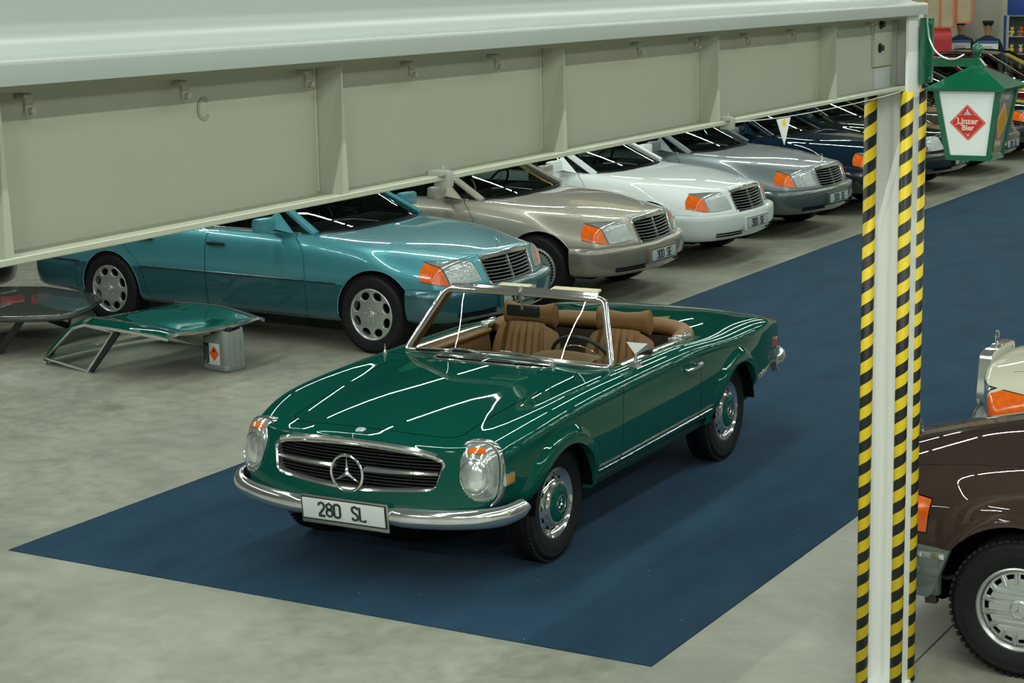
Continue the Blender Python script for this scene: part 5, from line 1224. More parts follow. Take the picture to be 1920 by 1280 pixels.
# ---------------------------------------------------------------- older saloons on the right, noses towards the carpet
def build_classic(P1, P2, wheel_kind='bundt', bump_chrome=False):
    K = [2.25, 2.10, 1.9, 1.6, 1.2, .8, .3, -.5, -1.2, -1.7, -2.1, -2.45, -2.60]; N = len(K)
    c0 = [.835, .87, .90, .925, .955, .98, .99, .99, .99, .99, .98, .95, .90]
    cv = [
     (const(0, N), c0),
     ([.22]*N, [z-.004 for z in c0]),
     ([.50, .54, .58, .60, .64, .68, .70, .70, .70, .70, .68, .66, .62], [.812, .845, .878, .906, .938, .965, .98, .98, .98, .975, .96, .93, .88]),
     ([.66, .70, .74, .76, .78, .80, .80, .80, .80, .80, .79, .76, .72], [.785, .822, .856, .884, .914, .942, .962, .962, .96, .955, .94, .905, .85]),
     ([.76, .80, .83, .845, .855, .86, .865, .865, .865, .865, .85, .82, .78], [.725, .765, .805, .835, .865, .892, .91, .91, .905, .90, .885, .85, .80]),
     ([.83, .86, .885, .90, .908, .912, .912, .912, .912, .91, .90, .87, .82], [.66, .70, .73, .745, .76, .77, .77, .77, .77, .76, .75, .72, .68]),
     ([.835, .868, .893, .908, .915, .918, .918, .918, .918, .916, .905, .875, .825], [.58]*N),
     ([.83, .86, .885, .90, .906, .908, .908, .908, .908, .906, .895, .865, .815], [.45]*N),
     ([.80, .83, .855, .87, .88, .882, .882, .882, .882, .88, .865, .84, .78], [.34, .32, .30, .29, .28, .28, .28, .28, .28, .29, .30, .33, .36]),
     ([.6]*N, [.30, .27, .25, .23, .22, .22, .22, .22, .22, .23, .25, .28, .32]),
     (const(0, N), [.29, .26, .24, .22, .21, .21, .21, .21, .21, .22, .24, .27, .31]),
    ]
    def bend(V):
        x, y, z = V[:, 0], V[:, 1], V[:, 2]
        return -sstep(1.5, 2.27, x)*(.22*(y/.86)**2.4)+sstep(-2.0, -2.62, x)*.10*(y/.85)**2.4
    B = Body(K, cv, bend, rf=.035, rr=.04, smooth=4, nx=104)
    XF, XR, ZH, RA = 1.44, -1.44, .325, .385
    for xh in (XF, XR): B.cut([(xh+RA*math.cos(a), ZH+RA*math.sin(a)) for a in np.linspace(0, 2*PI, 41)[:-1]], (0, 2), lambda c: c.y > .5 and c.z < .80, 'hole')
    ck = [(.92, -.1), (.92, .3), (.88, .55), (.78, .745), (-1.35, .745), (-1.55, .65), (-1.70, .3), (-1.72, -.1)]
    B.cut(ck, (0, 1), lambda c: c.z > .72, 'hole')
    g = [(0, .79), (.20, .79), (.235, .785), (.235, .60), (.21, .58), (0, .575), (-.03, .575), (-.03, .79)]
    B.cut(g, (1, 2), lambda c: c.x > 2.0 and c.z < .80, 'hole')
    lam = [(.27, .80), (.70, .775), (.712, .70), (.70, .615), (.27, .615)]
    B.seam(lam, (1, 2), .005, lambda c: c.x > 1.85, 'lamp')
    B.cut([(1.885, .45), (1.855, .80)], (0, 2), lambda c: c.y > .6, closed=False)
    ind = [(.722, .775), (.93, .77), (.93, .615), (.714, .615)]
    B.seam(ind, (1, 2), .006, lambda c: c.x > 1.885-(c.z-.45)*.0857, 'indicator')
    hd = [(2.33, -.05), (2.30, .3), (2.13, .50), (1.9, .585), (1.4, .64), (.95, .70), (.90, .715), (.93, .55), (.97, .3), (.97, -.05)]
    B.seam(hd, (0, 1), .005, lambda c: c.z > .84, 'hood')
    d1 = [(.52, 1.05), (.70, .92), (.78, .78), (.78, .28), (-.30, .28), (-.30, 1.05)]
    d2 = [(-.306, 1.05), (-.306, .28), (-.98, .28), (-1.04, .5), (-1.14, .66), (-1.30, .78), (-1.32, 1.05)]
    B.seam(d1, (0, 2), .004, lambda c: c.y > .5, 'front_door'); B.seam(d2, (0, 2), .004, lambda c: c.y > .5, 'rear_door')
    root = empty('classic_saloon_car', (0, 0, 0))
    B.out(None, 'car_body', P1, root); B.out('_seam', 'panel_gap', VOID, root, push=-.006); B.out('hood', 'hood', P1, root)
    for nm in ('front_door', 'rear_door'): B.out(nm, nm, P1, root, side='two')
    B.out('lamp', 'headlamp', LENS, root, side='two', push=.003); B.out('indicator', 'indicator_lens', ORANGE, root, side='two', push=.006)
    arch_liner(root, XF, ZH, RA-.002, .5, .88); arch_liner(root, XR, ZH, RA-.002, .5, .88)
    for sg in (1, -1):
        for xh in (XF, XR):
            A = MB()
            def fn(u, v):
                a = -.12+(PI+.24)*u; fa = sstep(-.12, .5, a)*sstep(PI+.12, PI-.5, a); r = RA+.06*v; x = xh+r*math.cos(a); z = ZH+r*math.sin(a)
                y = B.sy(x, max(z, .33), .88) or .88
                return (x, (y+.001+.014*fa*(1-sstep(.3, 1, v))-(.003 if v > .99 else 0))*sg, z)
            A.grid(fn, 40, 7); A.grid(lambda u, v: (lambda p: (p[0], p[1]-sg*.04*v, p[2]))(fn(u, 0)), 40, 3); A.build('wheel_arch_flare', P1, root, sharp=50)
        for x0 in (-.14, -.96):
            y = B.sy(x0, .82, .9); mb = MB(); mb.box((x0, sg*(y+.02), .82), (.19, .02, .03), bev=.008); mb.build('door_handle', CHROME, root)
        mb = MB(); mb.sweep([(x, (B.sy(x, .50, .9)+.001)*sg, .50) for x in np.linspace(.95, -.95, 14)], [(0, -.03), (.008, -.025), (.010, 0), (.008, .025), (0, .03)], out=(0, sg, 0)); mb.build('side_moulding', TRIMBLK, root)
        mb = MB(); mb.box((.46, sg*1.0, 1.02), (.10, .17, .11), bev=.03); mb.box((.50, sg*.885, .99), (.10, .12, .03), bev=.01); mb.build('door_mirror', P1, root)
    def bumper(path, nm, sgn, zc, hh):
        p = spl(path+[(x, -y, z) for x, y, z in path[::-1][1:]], 5)
        T = nrm(np.gradient(p, axis=0)); O = np.stack([T[:, 1], -T[:, 0], 0*T[:, 0]], -1); O = np.where((O[:, :1]*sgn+O[:, 1:2]*np.sign(p[:, 1:2])*.6) < 0, -O, O)
        pr = [(-.03, hh), (.020, hh-.004), (.036, hh-.022), (.040, hh-.06), (.040, -.0), (.032, -hh+.04), (.012, -hh+.005), (-.03, -hh)]
        mb = MB(); m = len(pr)
        def prof_h(i): return 1.
        V = [(q[0]+o[0]*a, q[1]+o[1]*a, q[2]+b) for q, o in zip(p, O) for a, b in pr]
        mb.add(V, [(i*m+j, i*m+(j+1) % m, (i+1)*m+(j+1) % m, (i+1)*m+j) for i in range(len(p)-1) for j in range(m)]+[tuple(range(m)), tuple((len(p)-1)*m+j for j in range(m))])
        b_ = mb.build(nm, P2, root, sharp=50)
        for dz, w_, d_, mm, nn in ((hh-.030, .030, .046, CHROME, 'bumper_bright_strip'), (hh-.105, .040, .050, P2, 'rubber_strip')):
            for a_, b__ in ((3, len(p)-3),):
                mb = MB(); mb.sweep([(q[0]+o[0]*.036, q[1]+o[1]*.036, q[2]+dz) for q, o in zip(p[a_:b__], O[a_:b__])], [(0, -w_/2), (.010, -w_*.36), (.013, 0), (.010, w_*.36), (0, w_/2)], out=O[a_:b__]); mb.build(nn, mm, b_)
        return b_
    fb = bumper([(1.80, .880, .445), (1.93, .882, .445), (2.02, .855, .445), (2.12, .77, .445), (2.22, .58, .445), (2.29, .3, .445), (2.31, 0, .445)], 'front_bumper', 1, .445, .115)
    # lower corner drop of the bumper in front of the arch
    for sg in (1, -1):
        mb = MB(); mb.prism([(1.748, .558), (1.98, .558), (1.98, .333), (1.845, .328), (1.828, .345)], sg*.865, sg*.915, 'y'); mb.build('bumper_end', P2, fb, smooth=False)
        mb = MB(); mb.box((1.87, sg*.913, .528), (.20, .018, .030), bev=.006); mb.build('bumper_bright_strip', CHROME, fb)
        mb = MB(); mb.box((1.88, sg*.912, .450), (.17, .022, .040), bev=.008); mb.build('rubber_strip', P2, fb)
    bumper([(-1.88, .885, .45), (-2.2, .885, .45), (-2.5, .82, .45), (-2.64, .5, .45), (-2.67, 0, .45)], 'rear_bumper', -1, .45, .12)
    # upright grille
    full = [(0, .872), (.20, .868), (.236, .852), (.243, .83), (.243, .60), (.225, .577), (0, .568), (-.225, .577), (-.243, .60), (-.243, .83), (-.236, .852), (-.20, .868)]
    gx = lambda z: 2.335-(z-.57)*.06
    mb = MB(); mb.sweep([(gx(z), y, z) for y, z in full], [(.010, -.016), (.020, -.004), (.014, .016), (-.06, .016), (-.06, -.016)], out=(1, 0, 0), closed=True); gf = mb.build('grille_frame', CHROME, root, sharp=40)
    mb = MB(); mb.prism([(y*.97, z) for y, z in full[:3]]+[(.232, .815), (-.232, .815)]+[(y*.97, z) for y, z in full[-2:]], 2.265, 2.335, 'x'); mb.build('grille_top_shell', CHROME, gf, smooth=False)
    mb = MB(); mb.add([(gx(z)-.05, y, z) for y, z in full], [tuple(range(len(full)))]); mb.build('grille_mesh', VOID, root)
    for z in np.linspace(.60, .80, 9):
        mb = MB(); mb.box((gx(z)-.01, 0, z), (.02, .47, .007)); mb.build('grille_slat', ALLOY, root, smooth=False)
    mb = MB(); mb.box((gx(.7)+.004, 0, .70), (.02, .016, .26)); mb.build('grille_centre_bar', CHROME, root, smooth=False)
    zt = .885
    s = star_mb(.038, .07, .004); s.V = [(y+2.30, -x, z+zt+.052) for x, y, z in s.V]; st = s.build('hood_star', CHROME, root)
    mb = MB(); mb.lathe([(.018, 0), (.014, .006), (.004, .010), (.003, .018)], c=(2.30, 0, zt-.006), axis='z', n=12); mb.build('star_foot', CHROME, st)
    lerp = lambda a, b, t: tuple(np.array(a)*(1-t)+np.array(b)*t)
    wsb = lambda s: (.90-.13*abs(s)**2.2, .745*s, .985); wst = lambda s: (.16-.04*abs(s)**2, .58*s, 1.40-.02*abs(s)**2)
    rwb = lambda s: (-1.70+.08*abs(s)**2, .70*s, .99); rwt = lambda s: (-1.22+.05*abs(s)**2, .58*s, 1.39-.02*abs(s)**2)
    mb = MB(); mb.grid(lambda u, v: lerp(wsb((u-.5)*1.9), wst((u-.5)*1.9), .02+.96*v), 15, 4); mb.build('windscreen', DGLASS, root)
    mb = MB(); mb.grid(lambda u, v: lerp(rwb((u-.5)*1.8), rwt((u-.5)*1.8), .04+.94*v), 11, 4); mb.build('rear_window', DGLASS, root)
    mb = MB(); mb.grid(lambda u, v: (lambda s: (.16-.04*abs(s)**2-(1.38-.09*abs(s)**2)*u, .60*s, 1.40-.022*abs(s)**2-.02*abs(s)**8+.04*math.sin(PI*u)**.8*(1-.25*abs(s)**2)))((v-.5)*2), 16, 17); mb.build('roof', P1, root)
    for sg in (1, -1):
        mb = MB(); mb.sweep([lerp(wsb(sg), wst(sg), t) for t in np.linspace(-.02, 1.02, 7)], [(.020, -.026), (.026, 0), (.018, .026), (-.02, .026), (-.02, -.026)], out=(0, sg, .35)); mb.build('windscreen_pillar', P1, root)
        stp = lambda x: (x, sg*.60, 1.378+.035*math.sin(PI*min(1, max(0, (.12-x)/1.34)))**.8); sbt = lambda x: (x, sg*.765, .972)
        mb = MB(); mb.sweep([stp(x) for x in np.linspace(.12, -1.22, 12)], [(.016, -.02), (.02, 0), (.016, .02), (-.02, .02), (-.02, -.02)], out=(0, sg, .4)); mb.build('roof_rail', P1, root)
        for a, b, c, d, nm, mm in ((-.26, -.34, -.26, -.33, 'middle_pillar', TRIMBLK), (-1.32, -1.64, -1.02, -1.24, 'rear_pillar', P1)):
            q = [sbt(a), sbt(b), stp(d), stp(c)]; q2 = [(x, y-sg*.03, z) for x, y, z in q]
            mb = MB(); mb.add(q+q2, [(0, 1, 2, 3), (4, 7, 6, 5), (0, 4, 5, 1), (1, 5, 6, 2), (2, 6, 7, 3), (3, 7, 4, 0)]); mb.build(nm, mm, root, smooth=False)
        for a, b, c, d in ((.68, -.26, .06, -.26), (-.34, -1.32, -.33, -1.02)):
            mb = MB(); mb.grid(lambda u, v: lerp(lerp(sbt(a), sbt(b), u), lerp(stp(c), stp(d), u), v), 5, 4); mb.build('side_window', DGLASS, root)
    DK = MATS['dark_interior']
    mb = MB(); mb.box((.55, 0, .88), (.5, 1.38, .16), bev=.05); mb.build('dashboard', DK, root)
    for y in (.37, -.37):
        mb = MB(); mb.box((-.10, y, .60), (.5, .50, .16), bev=.05); mb.box((-.38, y, .86), (.13, .48, .52), bev=.05); mb.build('seat', DK, root)
    mb = MB(); mb.box((-1.2, 0, .80), (.16, 1.3, .48), bev=.05); mb.box((-.3, 0, .40), (2.4, 1.45, .04)); mb.build('rear_bench', DK, root)
    mb = MB(); mb.box((0, 0, .27), (3.9, 1.1, .10), bev=.03); mb.build('underbody', VOID, root)
    for x in (1.43, -1.43):
        for sg in (1, -1): wheel(wheel_kind, root, (x, sg*.80, .322), sg, R=.322, w=.195, rim=.192)
    # brake hose loop seen inside the arch
    mb = MB(); mb.tube(spl([(1.90, .80, .45), (1.86, .80, .41), (1.80, .80, .395), (1.74, .80, .41)], 5), .011, 8); mb.build('hose', BLACK, root)
    for sg in (1, -1):
        mb = MB(); mb.box((-2.60, sg*.62, .72), (.06, .36, .18), bev=.03); mb.build('tail_lamp', REDLENS, root)
    return root
BROWN = paint('dark_brown_paint', (.046, .031, .025)); IVORY = paint('ivory_paint', (.58, .56, .45))
BMP = mat('grey_bumper_plastic', (.12, .15, .14), rough=.42, noise=.05, bump=.2, bscale=150)
cl = build_classic(BROWN, BMP); cl.location = (-.742, 9.085, 0); cl.rotation_euler = (0, 0, PI)
tag(cl, 'dark brown saloon with fifteen-slot alloy wheel at the right edge behind the column', 'car')
ci = copy_tree(cl)
def rec2(o):
    if o.type == 'MESH' and o.material_slots and o.material_slots[0].material == BROWN: o.material_slots[0].link = 'OBJECT'; o.material_slots[0].material = IVORY
    for c in o.children: rec2(c)
rec2(ci); ci.location = (-.89, 11.33, 0); tag(ci, 'ivory saloon nosing in at the right edge beyond the dark brown one', 'car')

for x, y, c, lab in ((-.85, 13.75, ('dark_red_paint', (.12, .008, .010)), 'unseen dark red saloon added next to the ivory one for reflections'), (-.85, 16.2, ('slate_blue_paint', (.03, .05, .09)), 'unseen slate blue saloon added farther along the right-hand row for reflections')):  # saloons added out of view to shape the reflections in the roadster's flank
    o = copy_tree(cl); pm_ = paint(*c)
    def rec3(q):
        if q.type == 'MESH' and q.material_slots and q.material_slots[0].material == BROWN: q.material_slots[0].link = 'OBJECT'; q.material_slots[0].material = pm_
        for k in q.children: rec3(k)
    rec3(o); o.location = (x, y, 0); tag(o, lab, 'car')
# ---------------------------------------------------------------- green lantern on a bracket
LG = mat('lantern_green', (.004, .115, .055), rough=.22, coat=.8, noise=.03)
lan = empty('hanging_lantern', (-2.356, 7.95, 2.37), 0, 'green square lantern with white panes and a red diamond sign, hung from the column', 'lantern')
def lrel(mb): mb.xf(Matrix.Translation((2.356, -7.95, -2.37))); return mb
cx, cy = -2.356, 7.95
def ringq(h, z): return [(cx-h, cy-h, z), (cx+h, cy-h, z), (cx+h, cy+h, z), (cx-h, cy+h, z)]
mb = MB(); mb.add(ringq(.163, 2.655)+ringq(.168, 2.668)+ringq(.016, 2.755), [(0, 1, 5, 4), (1, 2, 6, 5), (2, 3, 7, 6), (3, 0, 4, 7), (4, 5, 9, 8), (5, 6, 10, 9), (6, 7, 11, 10), (7, 4, 8, 11), (8, 9, 10, 11), (0, 3, 2, 1)]); lrel(mb).build('roof', LG, lan, smooth=False)
mb = MB(); mb.lathe([(.010, 2.75), (.010, 2.79), (.016, 2.795), (.010, 2.80)], c=(cx, cy, 0), axis='z', n=14); q = ellipsoid(.025, .025, .025, 18, 12); i0 = len(mb.V); mb.add(*q); mb.xf(Matrix.Translation((cx, cy, 2.82)), i0); lrel(mb).build('finial', LG, lan)
hb, ht, zb, ztp = .086, .130, 2.375, 2.657
for i, (sx, sy) in enumerate(((-1, -1), (1, -1), (1, 1), (-1, 1))):
    a = np.array([cx+sx*hb, cy+sy*hb, zb]); b = np.array([cx+sx*ht, cy+sy*ht, ztp])
    mb = MB(); mb.sweep([tuple(a), tuple(b)], [(-.011, -.011), (.011, -.011), (.011, .011), (-.011, .011)], out=(1, 0, 0)); lrel(mb).build('corner_post', LG, lan, smooth=False)
mb = MB(); h1, h0 = hb+.008, hb-.012
for s0 in ((0, -1), (0, 1), (-1, 0), (1, 0)):
    mb.box((cx+s0[0]*hb, cy+s0[1]*hb, zb), (2*h1 if s0[0] == 0 else .02, .02 if s0[0] == 0 else 2*h1, .022))
lrel(mb).build('bottom_frame', LG, lan, smooth=False)
mb = MB(); mb.box((cx, cy, zb-.004), (2*hb, 2*hb, .006)); lrel(mb).build('bottom_plate', LG, lan, smooth=False)
PANE = mat('milk_pane', (.74, .80, .81), rough=.12, noise=.01, emit=.12)
tilt = math.atan2(ht-hb, ztp-zb)
names = [((0, -1), 'front'), ((1, 0), 'side'), ((0, 1), 'back'), ((-1, 0), 'side')]
for (dx, dy), nm in names:
    ex = np.array([-dy, dx, 0.])   # along the pane
    V = []
    for k in (-.002, .002):
        for s_, t_ in ((-1, 0), (1, 0), (1, 1), (-1, 1)):
            h = hb+(ht-hb)*t_; p = np.array([cx, cy, zb+(ztp-zb)*t_])+np.array([dx, dy, 0])*(h+k-.002)+ex*s_*(h-.006); V.append(tuple(p))
    mb = MB(); mb.add(V, [(0, 1, 2, 3), (4, 7, 6, 5), (0, 4, 5, 1), (1, 5, 6, 2), (2, 6, 7, 3), (3, 7, 4, 0)])
    m = PANE if nm != 'side' or dx < 0 else mat('glossy_pane', (.42, .42, .36), rough=.06, metal=.55, noise=.02)
    pane = lrel(mb).build('pane', m, lan, smooth=False)
    t_ = .51; h = hb+(ht-hb)*t_
    nz = nrm([dx*math.cos(tilt), dy*math.cos(tilt), -math.sin(tilt)]); up_ = nrm(np.cross(nz, ex)); 
    if up_[2] < 0: up_ = -up_
    o = np.array([cx, cy, zb+(ztp-zb)*t_+.005])+np.array([dx, dy, 0])*(h+.0005)
    M = Matrix.Translation((2.356, -7.95, -2.37)) @ frame(o, ex, up_, np.cross(ex, up_) if np.cross(ex, up_)@nz > 0 else -np.cross(ex, up_))
    if dy == -1 or dx == 1:
        R_ = .078
        def dia(r, z0, z1, nm, m, par, rx=1.0, c=(0, 0)):
            q = []
            for k in range(4):
                a = k*PI/2; e = (math.cos(a)*r*rx+c[0], math.sin(a)*r+c[1]); t = .06*r
                q += [(e[0]-t*math.cos(a)*1-t*math.sin(a)*-1, e[1]-t*math.sin(a)-t*math.cos(a)), (e[0]-t*math.cos(a)*.3, e[1]-t*math.sin(a)*.3), (e[0]-t*math.cos(a)-t*math.sin(a), e[1]-t*math.sin(a)+t*math.cos(a))]
            mb = MB(); mb.prism(q, z0, z1); mb.xf(M); return mb.build(nm, m, par, smooth=False)
        RED = mat('sign_red', (.66, .035, .03), rough=.35)
        CRM = mat('sign_cream', (.80, .72, .62), rough=.4)
        d0 = dia(R_, .0005, .0022, 'sign_diamond', mat('sign_pink_edge', (.75, .30, .25), rough=.4), pane); dia(R_*.94, .001, .0030, 'sign_field', RED if dy == -1 else mat('reflected_amber', (.55, .27, .03), rough=.2), pane)  # amber field on the side pane is a yellow reflection put into the colour
        # thin cream inner line
        mb = MB(); q = [(R_*.88, 0), (0, R_*.88), (-R_*.88, 0), (0, -R_*.88)]
        mb.sweep([(a, b, .0032) for a, b in q], [(0, -.0006), (.0004, -.0006), (.0004, .0006), (0, .0006)], out=(0, 0, 1), closed=True); mb.xf(M); mb.build('sign_line', CRM, pane, smooth=False)
        if dy == -1:
            for tx, sz, oy in (('Linzer', .036, .006), ('Bier', .032, -.022)):
                V, F = text_mesh(tx, sz, .0006, .0009); V = [((x+.22*y*0)*.98, y+oy, z+.0036) for x, y, z in V]
                mb = MB(); mb.add(V, F); mb.xf(M); mk('sign_lettering', mb.V, mb.F, CRM, pane, smooth=False)['kind'] = 'stuff'
            # blackletter-like terminals on the capitals, a small crest on top and a flourish below
            mb = MB()
            for pts in ([(-.052, .018), (-.048, .024), (-.042, .019)], [(-.052, -.006), (-.047, -.009), (-.040, -.005)], [(-.032, -.012), (-.027, -.009), (-.022, -.011)]):
                mb.sweep([(a, b, .0040) for a, b in pts], [(0, -.0012), (.0005, -.0012), (.0005, .0012), (0, .0012)], out=(0, 0, 1))
            mb.xf(M); mb.build('sign_flourish', CRM, pane, smooth=False)['kind'] = 'stuff'
            CR = mat('crest_blue', (.22, .24, .42), rough=.5); mb = MB()
            mb.prism([(-.013, .032), (.013, .032), (.015, .036), (.010, .040), (.008, .044), (.004, .046), (.003, .054), (0, .058), (-.003, .054), (-.004, .046), (-.008, .044), (-.010, .040), (-.015, .036)], .003, .0042); mb.xf(M); cr = mb.build('sign_crest', mat('crest_white', (.75, .72, .74), rough=.5), pane, smooth=False)
            for yy_, ww in ((.034, .012), (.0385, .009), (.043, .006), (.050, .0022)):
                mb = MB(); mb.box((0, yy_, .0045), (ww*2, .0018, .001)); mb.xf(M); mb.build('crest_band', CR, cr, smooth=False)
            mb = MB()
            for sg in (-1, 1):
                mb.sweep([(sg*.004, -.049, .0036), (sg*.007, -.045, .0036), (sg*.010, -.048, .0036)], [(0, -.0008), (.0004, -.0008), (.0004, .0008), (0, .0008)], out=(0, 0, 1))
                mb.sweep([(sg*.018, .034, .0036), (sg*.034, .034, .0036)], [(0, -.0005), (.0004, -.0005), (.0004, .0005), (0, .0005)], out=(0, 0, 1))
            mb.prism([(-.003, -.050), (.003, -.050), (.004, -.054), (0, -.058), (-.004, -.054)], .003, .004); mb.xf(M); mb.build('sign_ornament', CRM, pane, smooth=False)['kind'] = 'stuff'
# bracket
br = MB(); br.box((-2.572, 7.925, 2.815), (.018, .095, .275), bev=.003); lrel(br).build('wall_plate', LG, lan, smooth=False)
br = MB(); br.box((-2.556, 7.950, 2.815), (.020, .022, .270), bev=.003)
for z in (2.93, 2.70):
    i0 = len(br.V); br.add(*ellipsoid(.008, .008, .008)); br.xf(Matrix.Translation((-2.545, 7.90, z)), i0)
lrel(br).build('plate_rib', LG, lan)
br = MB(); br.prism([(-2.565, 2.748), (-2.33, 2.748), (-2.318, 2.752), (-2.345, 2.783), (-2.565, 2.783)], 7.935, 7.965, 'y'); lrel(br).build('arm', LG, lan, smooth=False)
br = MB(); br.tube(spl([(-2.560, 7.90, 2.965), (-2.553, 7.90, 2.90), (-2.545, 7.90, 2.86), (-2.520, 7.90, 2.815), (-2.48, 7.91, 2.785), (-2.44, 7.92, 2.782), (-2.405, 7.93, 2.80)], 6), .0045, 8); lrel(br).build('supply_cable', mat('grey_sheath', (.45, .52, .50), rough=.2, metal=.4), lan)

# ---------------------------------------------------------------- removed hardtops and a canister
def build_hardtop(name, P, loc, yaw, label, glass=True, trim=True, cm=CHROME):
    root = empty(name, loc, yaw, label, 'car hardtop')
    XFr, XB, XR = .875, -.10, -.58
    def surf(u, v):      # u 0 rear .. 1 front, v -1..1
        if u < .30:
            t = u/.30; x = XR+(XB-XR)*t; z = .055+(.405-.055)*math.sin(t*PI/2)**.9; hw = .640-.085*t
        else:
            t = (u-.30)/.70; x = XB+(XFr-XB)*t; z = .405+.020*math.sin(PI*t)-.018*t*t; hw = .555+.035*math.sin(PI*min(1, t*1.1))-.035*t**3
        s = abs(v)
        x2 = x+(.10*(1-s**2) if u > .95 else 0)*(u-.95)/.05*.5-(.09*(1-s**2.5))*(1-min(1, u/.3))
        dip = -.012*(1-s**2)**1.0*(u > .28)*min(1, (u-.28)*5)
        edge = -.026*((s-.82)/.18)**2 if s > .82 else 0
        return (x2, hw*v*(1 if s < 1 else 1), z+dip+edge+.006*math.exp(-((s-.80)/.14)**2))
    us = np.r_[np.linspace(.30, 1, 26)]
    mb = MB(); nu, nv = 26, 33
    mb.grid(lambda u, v: surf(.30+.70*u, (v-.5)*2), nu, nv)
    roof = mb.build('roof_skin', P, root, sharp=60)
    so = roof.modifiers.new('t', 'SOLIDIFY'); so.thickness = .012; so.offset = -1
    # rear quarters: body coloured pillars either side of the rear window
    for sg in (1, -1):
        mb = MB(); mb.grid(lambda u, v: surf(.30*u, sg*(.80+.20*v)), 12, 6); p = mb.build('rear_pillar', P, root, sharp=60); so = p.modifiers.new('t', 'SOLIDIFY'); so.thickness = .015; so.offset = -1 if sg > 0 else 1
    mb = MB(); mb.grid(lambda u, v: surf(.02+.27*u, (v-.5)*1.58), 10, 13); mb.build('rear_window', GLASS, root)
    mb = MB(); mb.sweep([tuple(np.array(surf(.0, s))+np.array([0, 0, -.012])) for s in np.linspace(-1, 1, 17)], [(-.012, -.012), (.014, -.012), (.014, .012), (-.012, .012)], out=(0, 0, 1)); mb.build('lower_rail', cm, root)
    # roof trim strips and front header moulding
    if trim:
        for sg in (1, -1):
            mb = MB(); mb.sweep([tuple(np.array(surf(u, sg*.80))+np.array([0, 0, .002])) for u in np.linspace(.26, .985, 22)], [(0, -.007), (.007, -.004), (.008, 0), (.007, .004), (0, .007)], out=(0, 0, 1)); mb.build('roof_moulding', cm, root)
    mb = MB(); mb.sweep([tuple(np.array(surf(1, s))+np.array([.004, 0, -.010])) for s in np.linspace(-1, 1, 25)], [(-.010, -.010), (.010, -.008), (.012, .006), (-.010, .010)], out=(0, 0, 1)); mb.build('header_moulding', cm, root)
    # under rim rails, side glass frames
    for sg in (1, -1):
        yb_, yt_ = .640*sg, .560*sg
        def sp_(x, t): return (x, yb_+(yt_-yb_)*t, .012+.355*t)
        rail = [tuple(np.array(surf(u, sg*1.0))+np.array([0, 0, -.012])) for u in np.linspace(.30, 1, 18)]
        mb = MB(); mb.sweep(rail, [(-.012, -.009), (.010, -.009), (.012, .009), (-.012, .009)], out=(0, 0, 1)); mb.build('drip_rail', cm, root)
        if glass:
            q = [(-.56, .06), (.0, .0), (.30, .94), (.22, 1.0), (-.10, 1.0), (-.20, .93)]
            Q = [sp_(x, t) for x, t in q]
            dn = [(-.56, yb_, .055), (.0, yb_, .012), (.27, yt_*1.02, .352), (-.10, yt_*1.01, .376), (-.24, yt_*1.04, .335)]
            mb = MB(); mb.sweep(dn, [(-.012, -.012), (.012, -.012), (.012, .012), (-.012, .012)], out=(0, 1, 0), closed=True); mb.build('quarter_frame', cm, root)
            mb = MB(); mb.add(dn, [(0, 1, 2, 3, 4)]); mb.build('quarter_glass', GLASS, root, smooth=False)
            mb = MB(); mb.sweep([(.03, yb_*.985, .012), (.31, yt_*.99, .350)], [(-.012, -.016), (.012, -.016), (.012, .016), (-.012, .016)], out=(0, 1, 0)); mb.build('window_post', TRIMBLK, root)
        else:
            mb = MB(); dn = [(-.30, yb_*.97, .06), (.02, yb_, .015), (.16, yt_, .36), (-.28, yt_*1.02, .34)]
            mb.sweep(dn, [(-.020, -.020), (.020, -.020), (.020, .020), (-.020, .020)], out=(0, 1, 0), closed=True); mb.build('quarter_frame', TRIMBLK, root)
            mb = MB(); mb.add([(-.26, yb_*.97, .06), (.02, yb_, .02), (.14, yt_, .35), (-.26, yt_*1.02, .33)], [(0, 1, 2, 3)]); mb.build('quarter_glass', DGLASS, root, smooth=False)
    mb = MB(); mb.grid(lambda u, v: (lambda p: (p[0], p[1]*.94, p[2]-.028))(surf(.32+.66*u, (v-.5)*2)), 14, 13); mb.build('headliner', mat('grey_headliner', (.10, .10, .08), rough=.9), root)
    return root
yawr = math.atan2(-.17, .985)
h1 = build_hardtop('removed_hardtop', GREEN, (-10.64, 12.16, 0), yawr, 'dark green car hardtop with chrome strips, propped on a grey canister on the floor')
GREYP = paint('dark_grey_paint', (.045, .05, .046))
h2 = empty('removed_hardtop', (-12.2, 12.4, 0), 0, 'dark grey glossy car roof panel on black legs on the floor at the left edge', 'car hardtop')
cs = np.array([(-13.22, 12.30, .37), (-12.75, 12.93, .36), (-12.2, 12.95, .355), (-11.76, 12.84, .34), (-11.42, 12.10, .33), (-11.62, 11.78, .335), (-11.95, 11.62, .345), (-12.9, 11.50, .36)])-np.array([-12.2, 12.4, 0])
ol = spl(cs, 6, closed=True); cc = ol.mean(0); mb = MB(); V = []; F = []; n = len(ol); lv = [(1., 0), (.985, .014), (.93, .024), (.8, .034), (.55, .044), (.25, .050)]
for k, dz in lv: V += [tuple(cc+(p-cc)*k+np.array([0, 0, dz])) for p in ol]
for r in range(len(lv)-1):
    for i in range(n): F.append((r*n+i, r*n+(i+1) % n, (r+1)*n+(i+1) % n, (r+1)*n+i))
V.append(tuple(cc+np.array([0, 0, .052]))); F += [((len(lv)-1)*n+i, (len(lv)-1)*n+(i+1) % n, len(V)-1) for i in range(n)]
mb.add(V, F); p2 = mb.build('roof_skin', GREYP, h2, sharp=60); so = p2.modifiers.new('t', 'SOLIDIFY'); so.thickness = .014; so.offset = -1
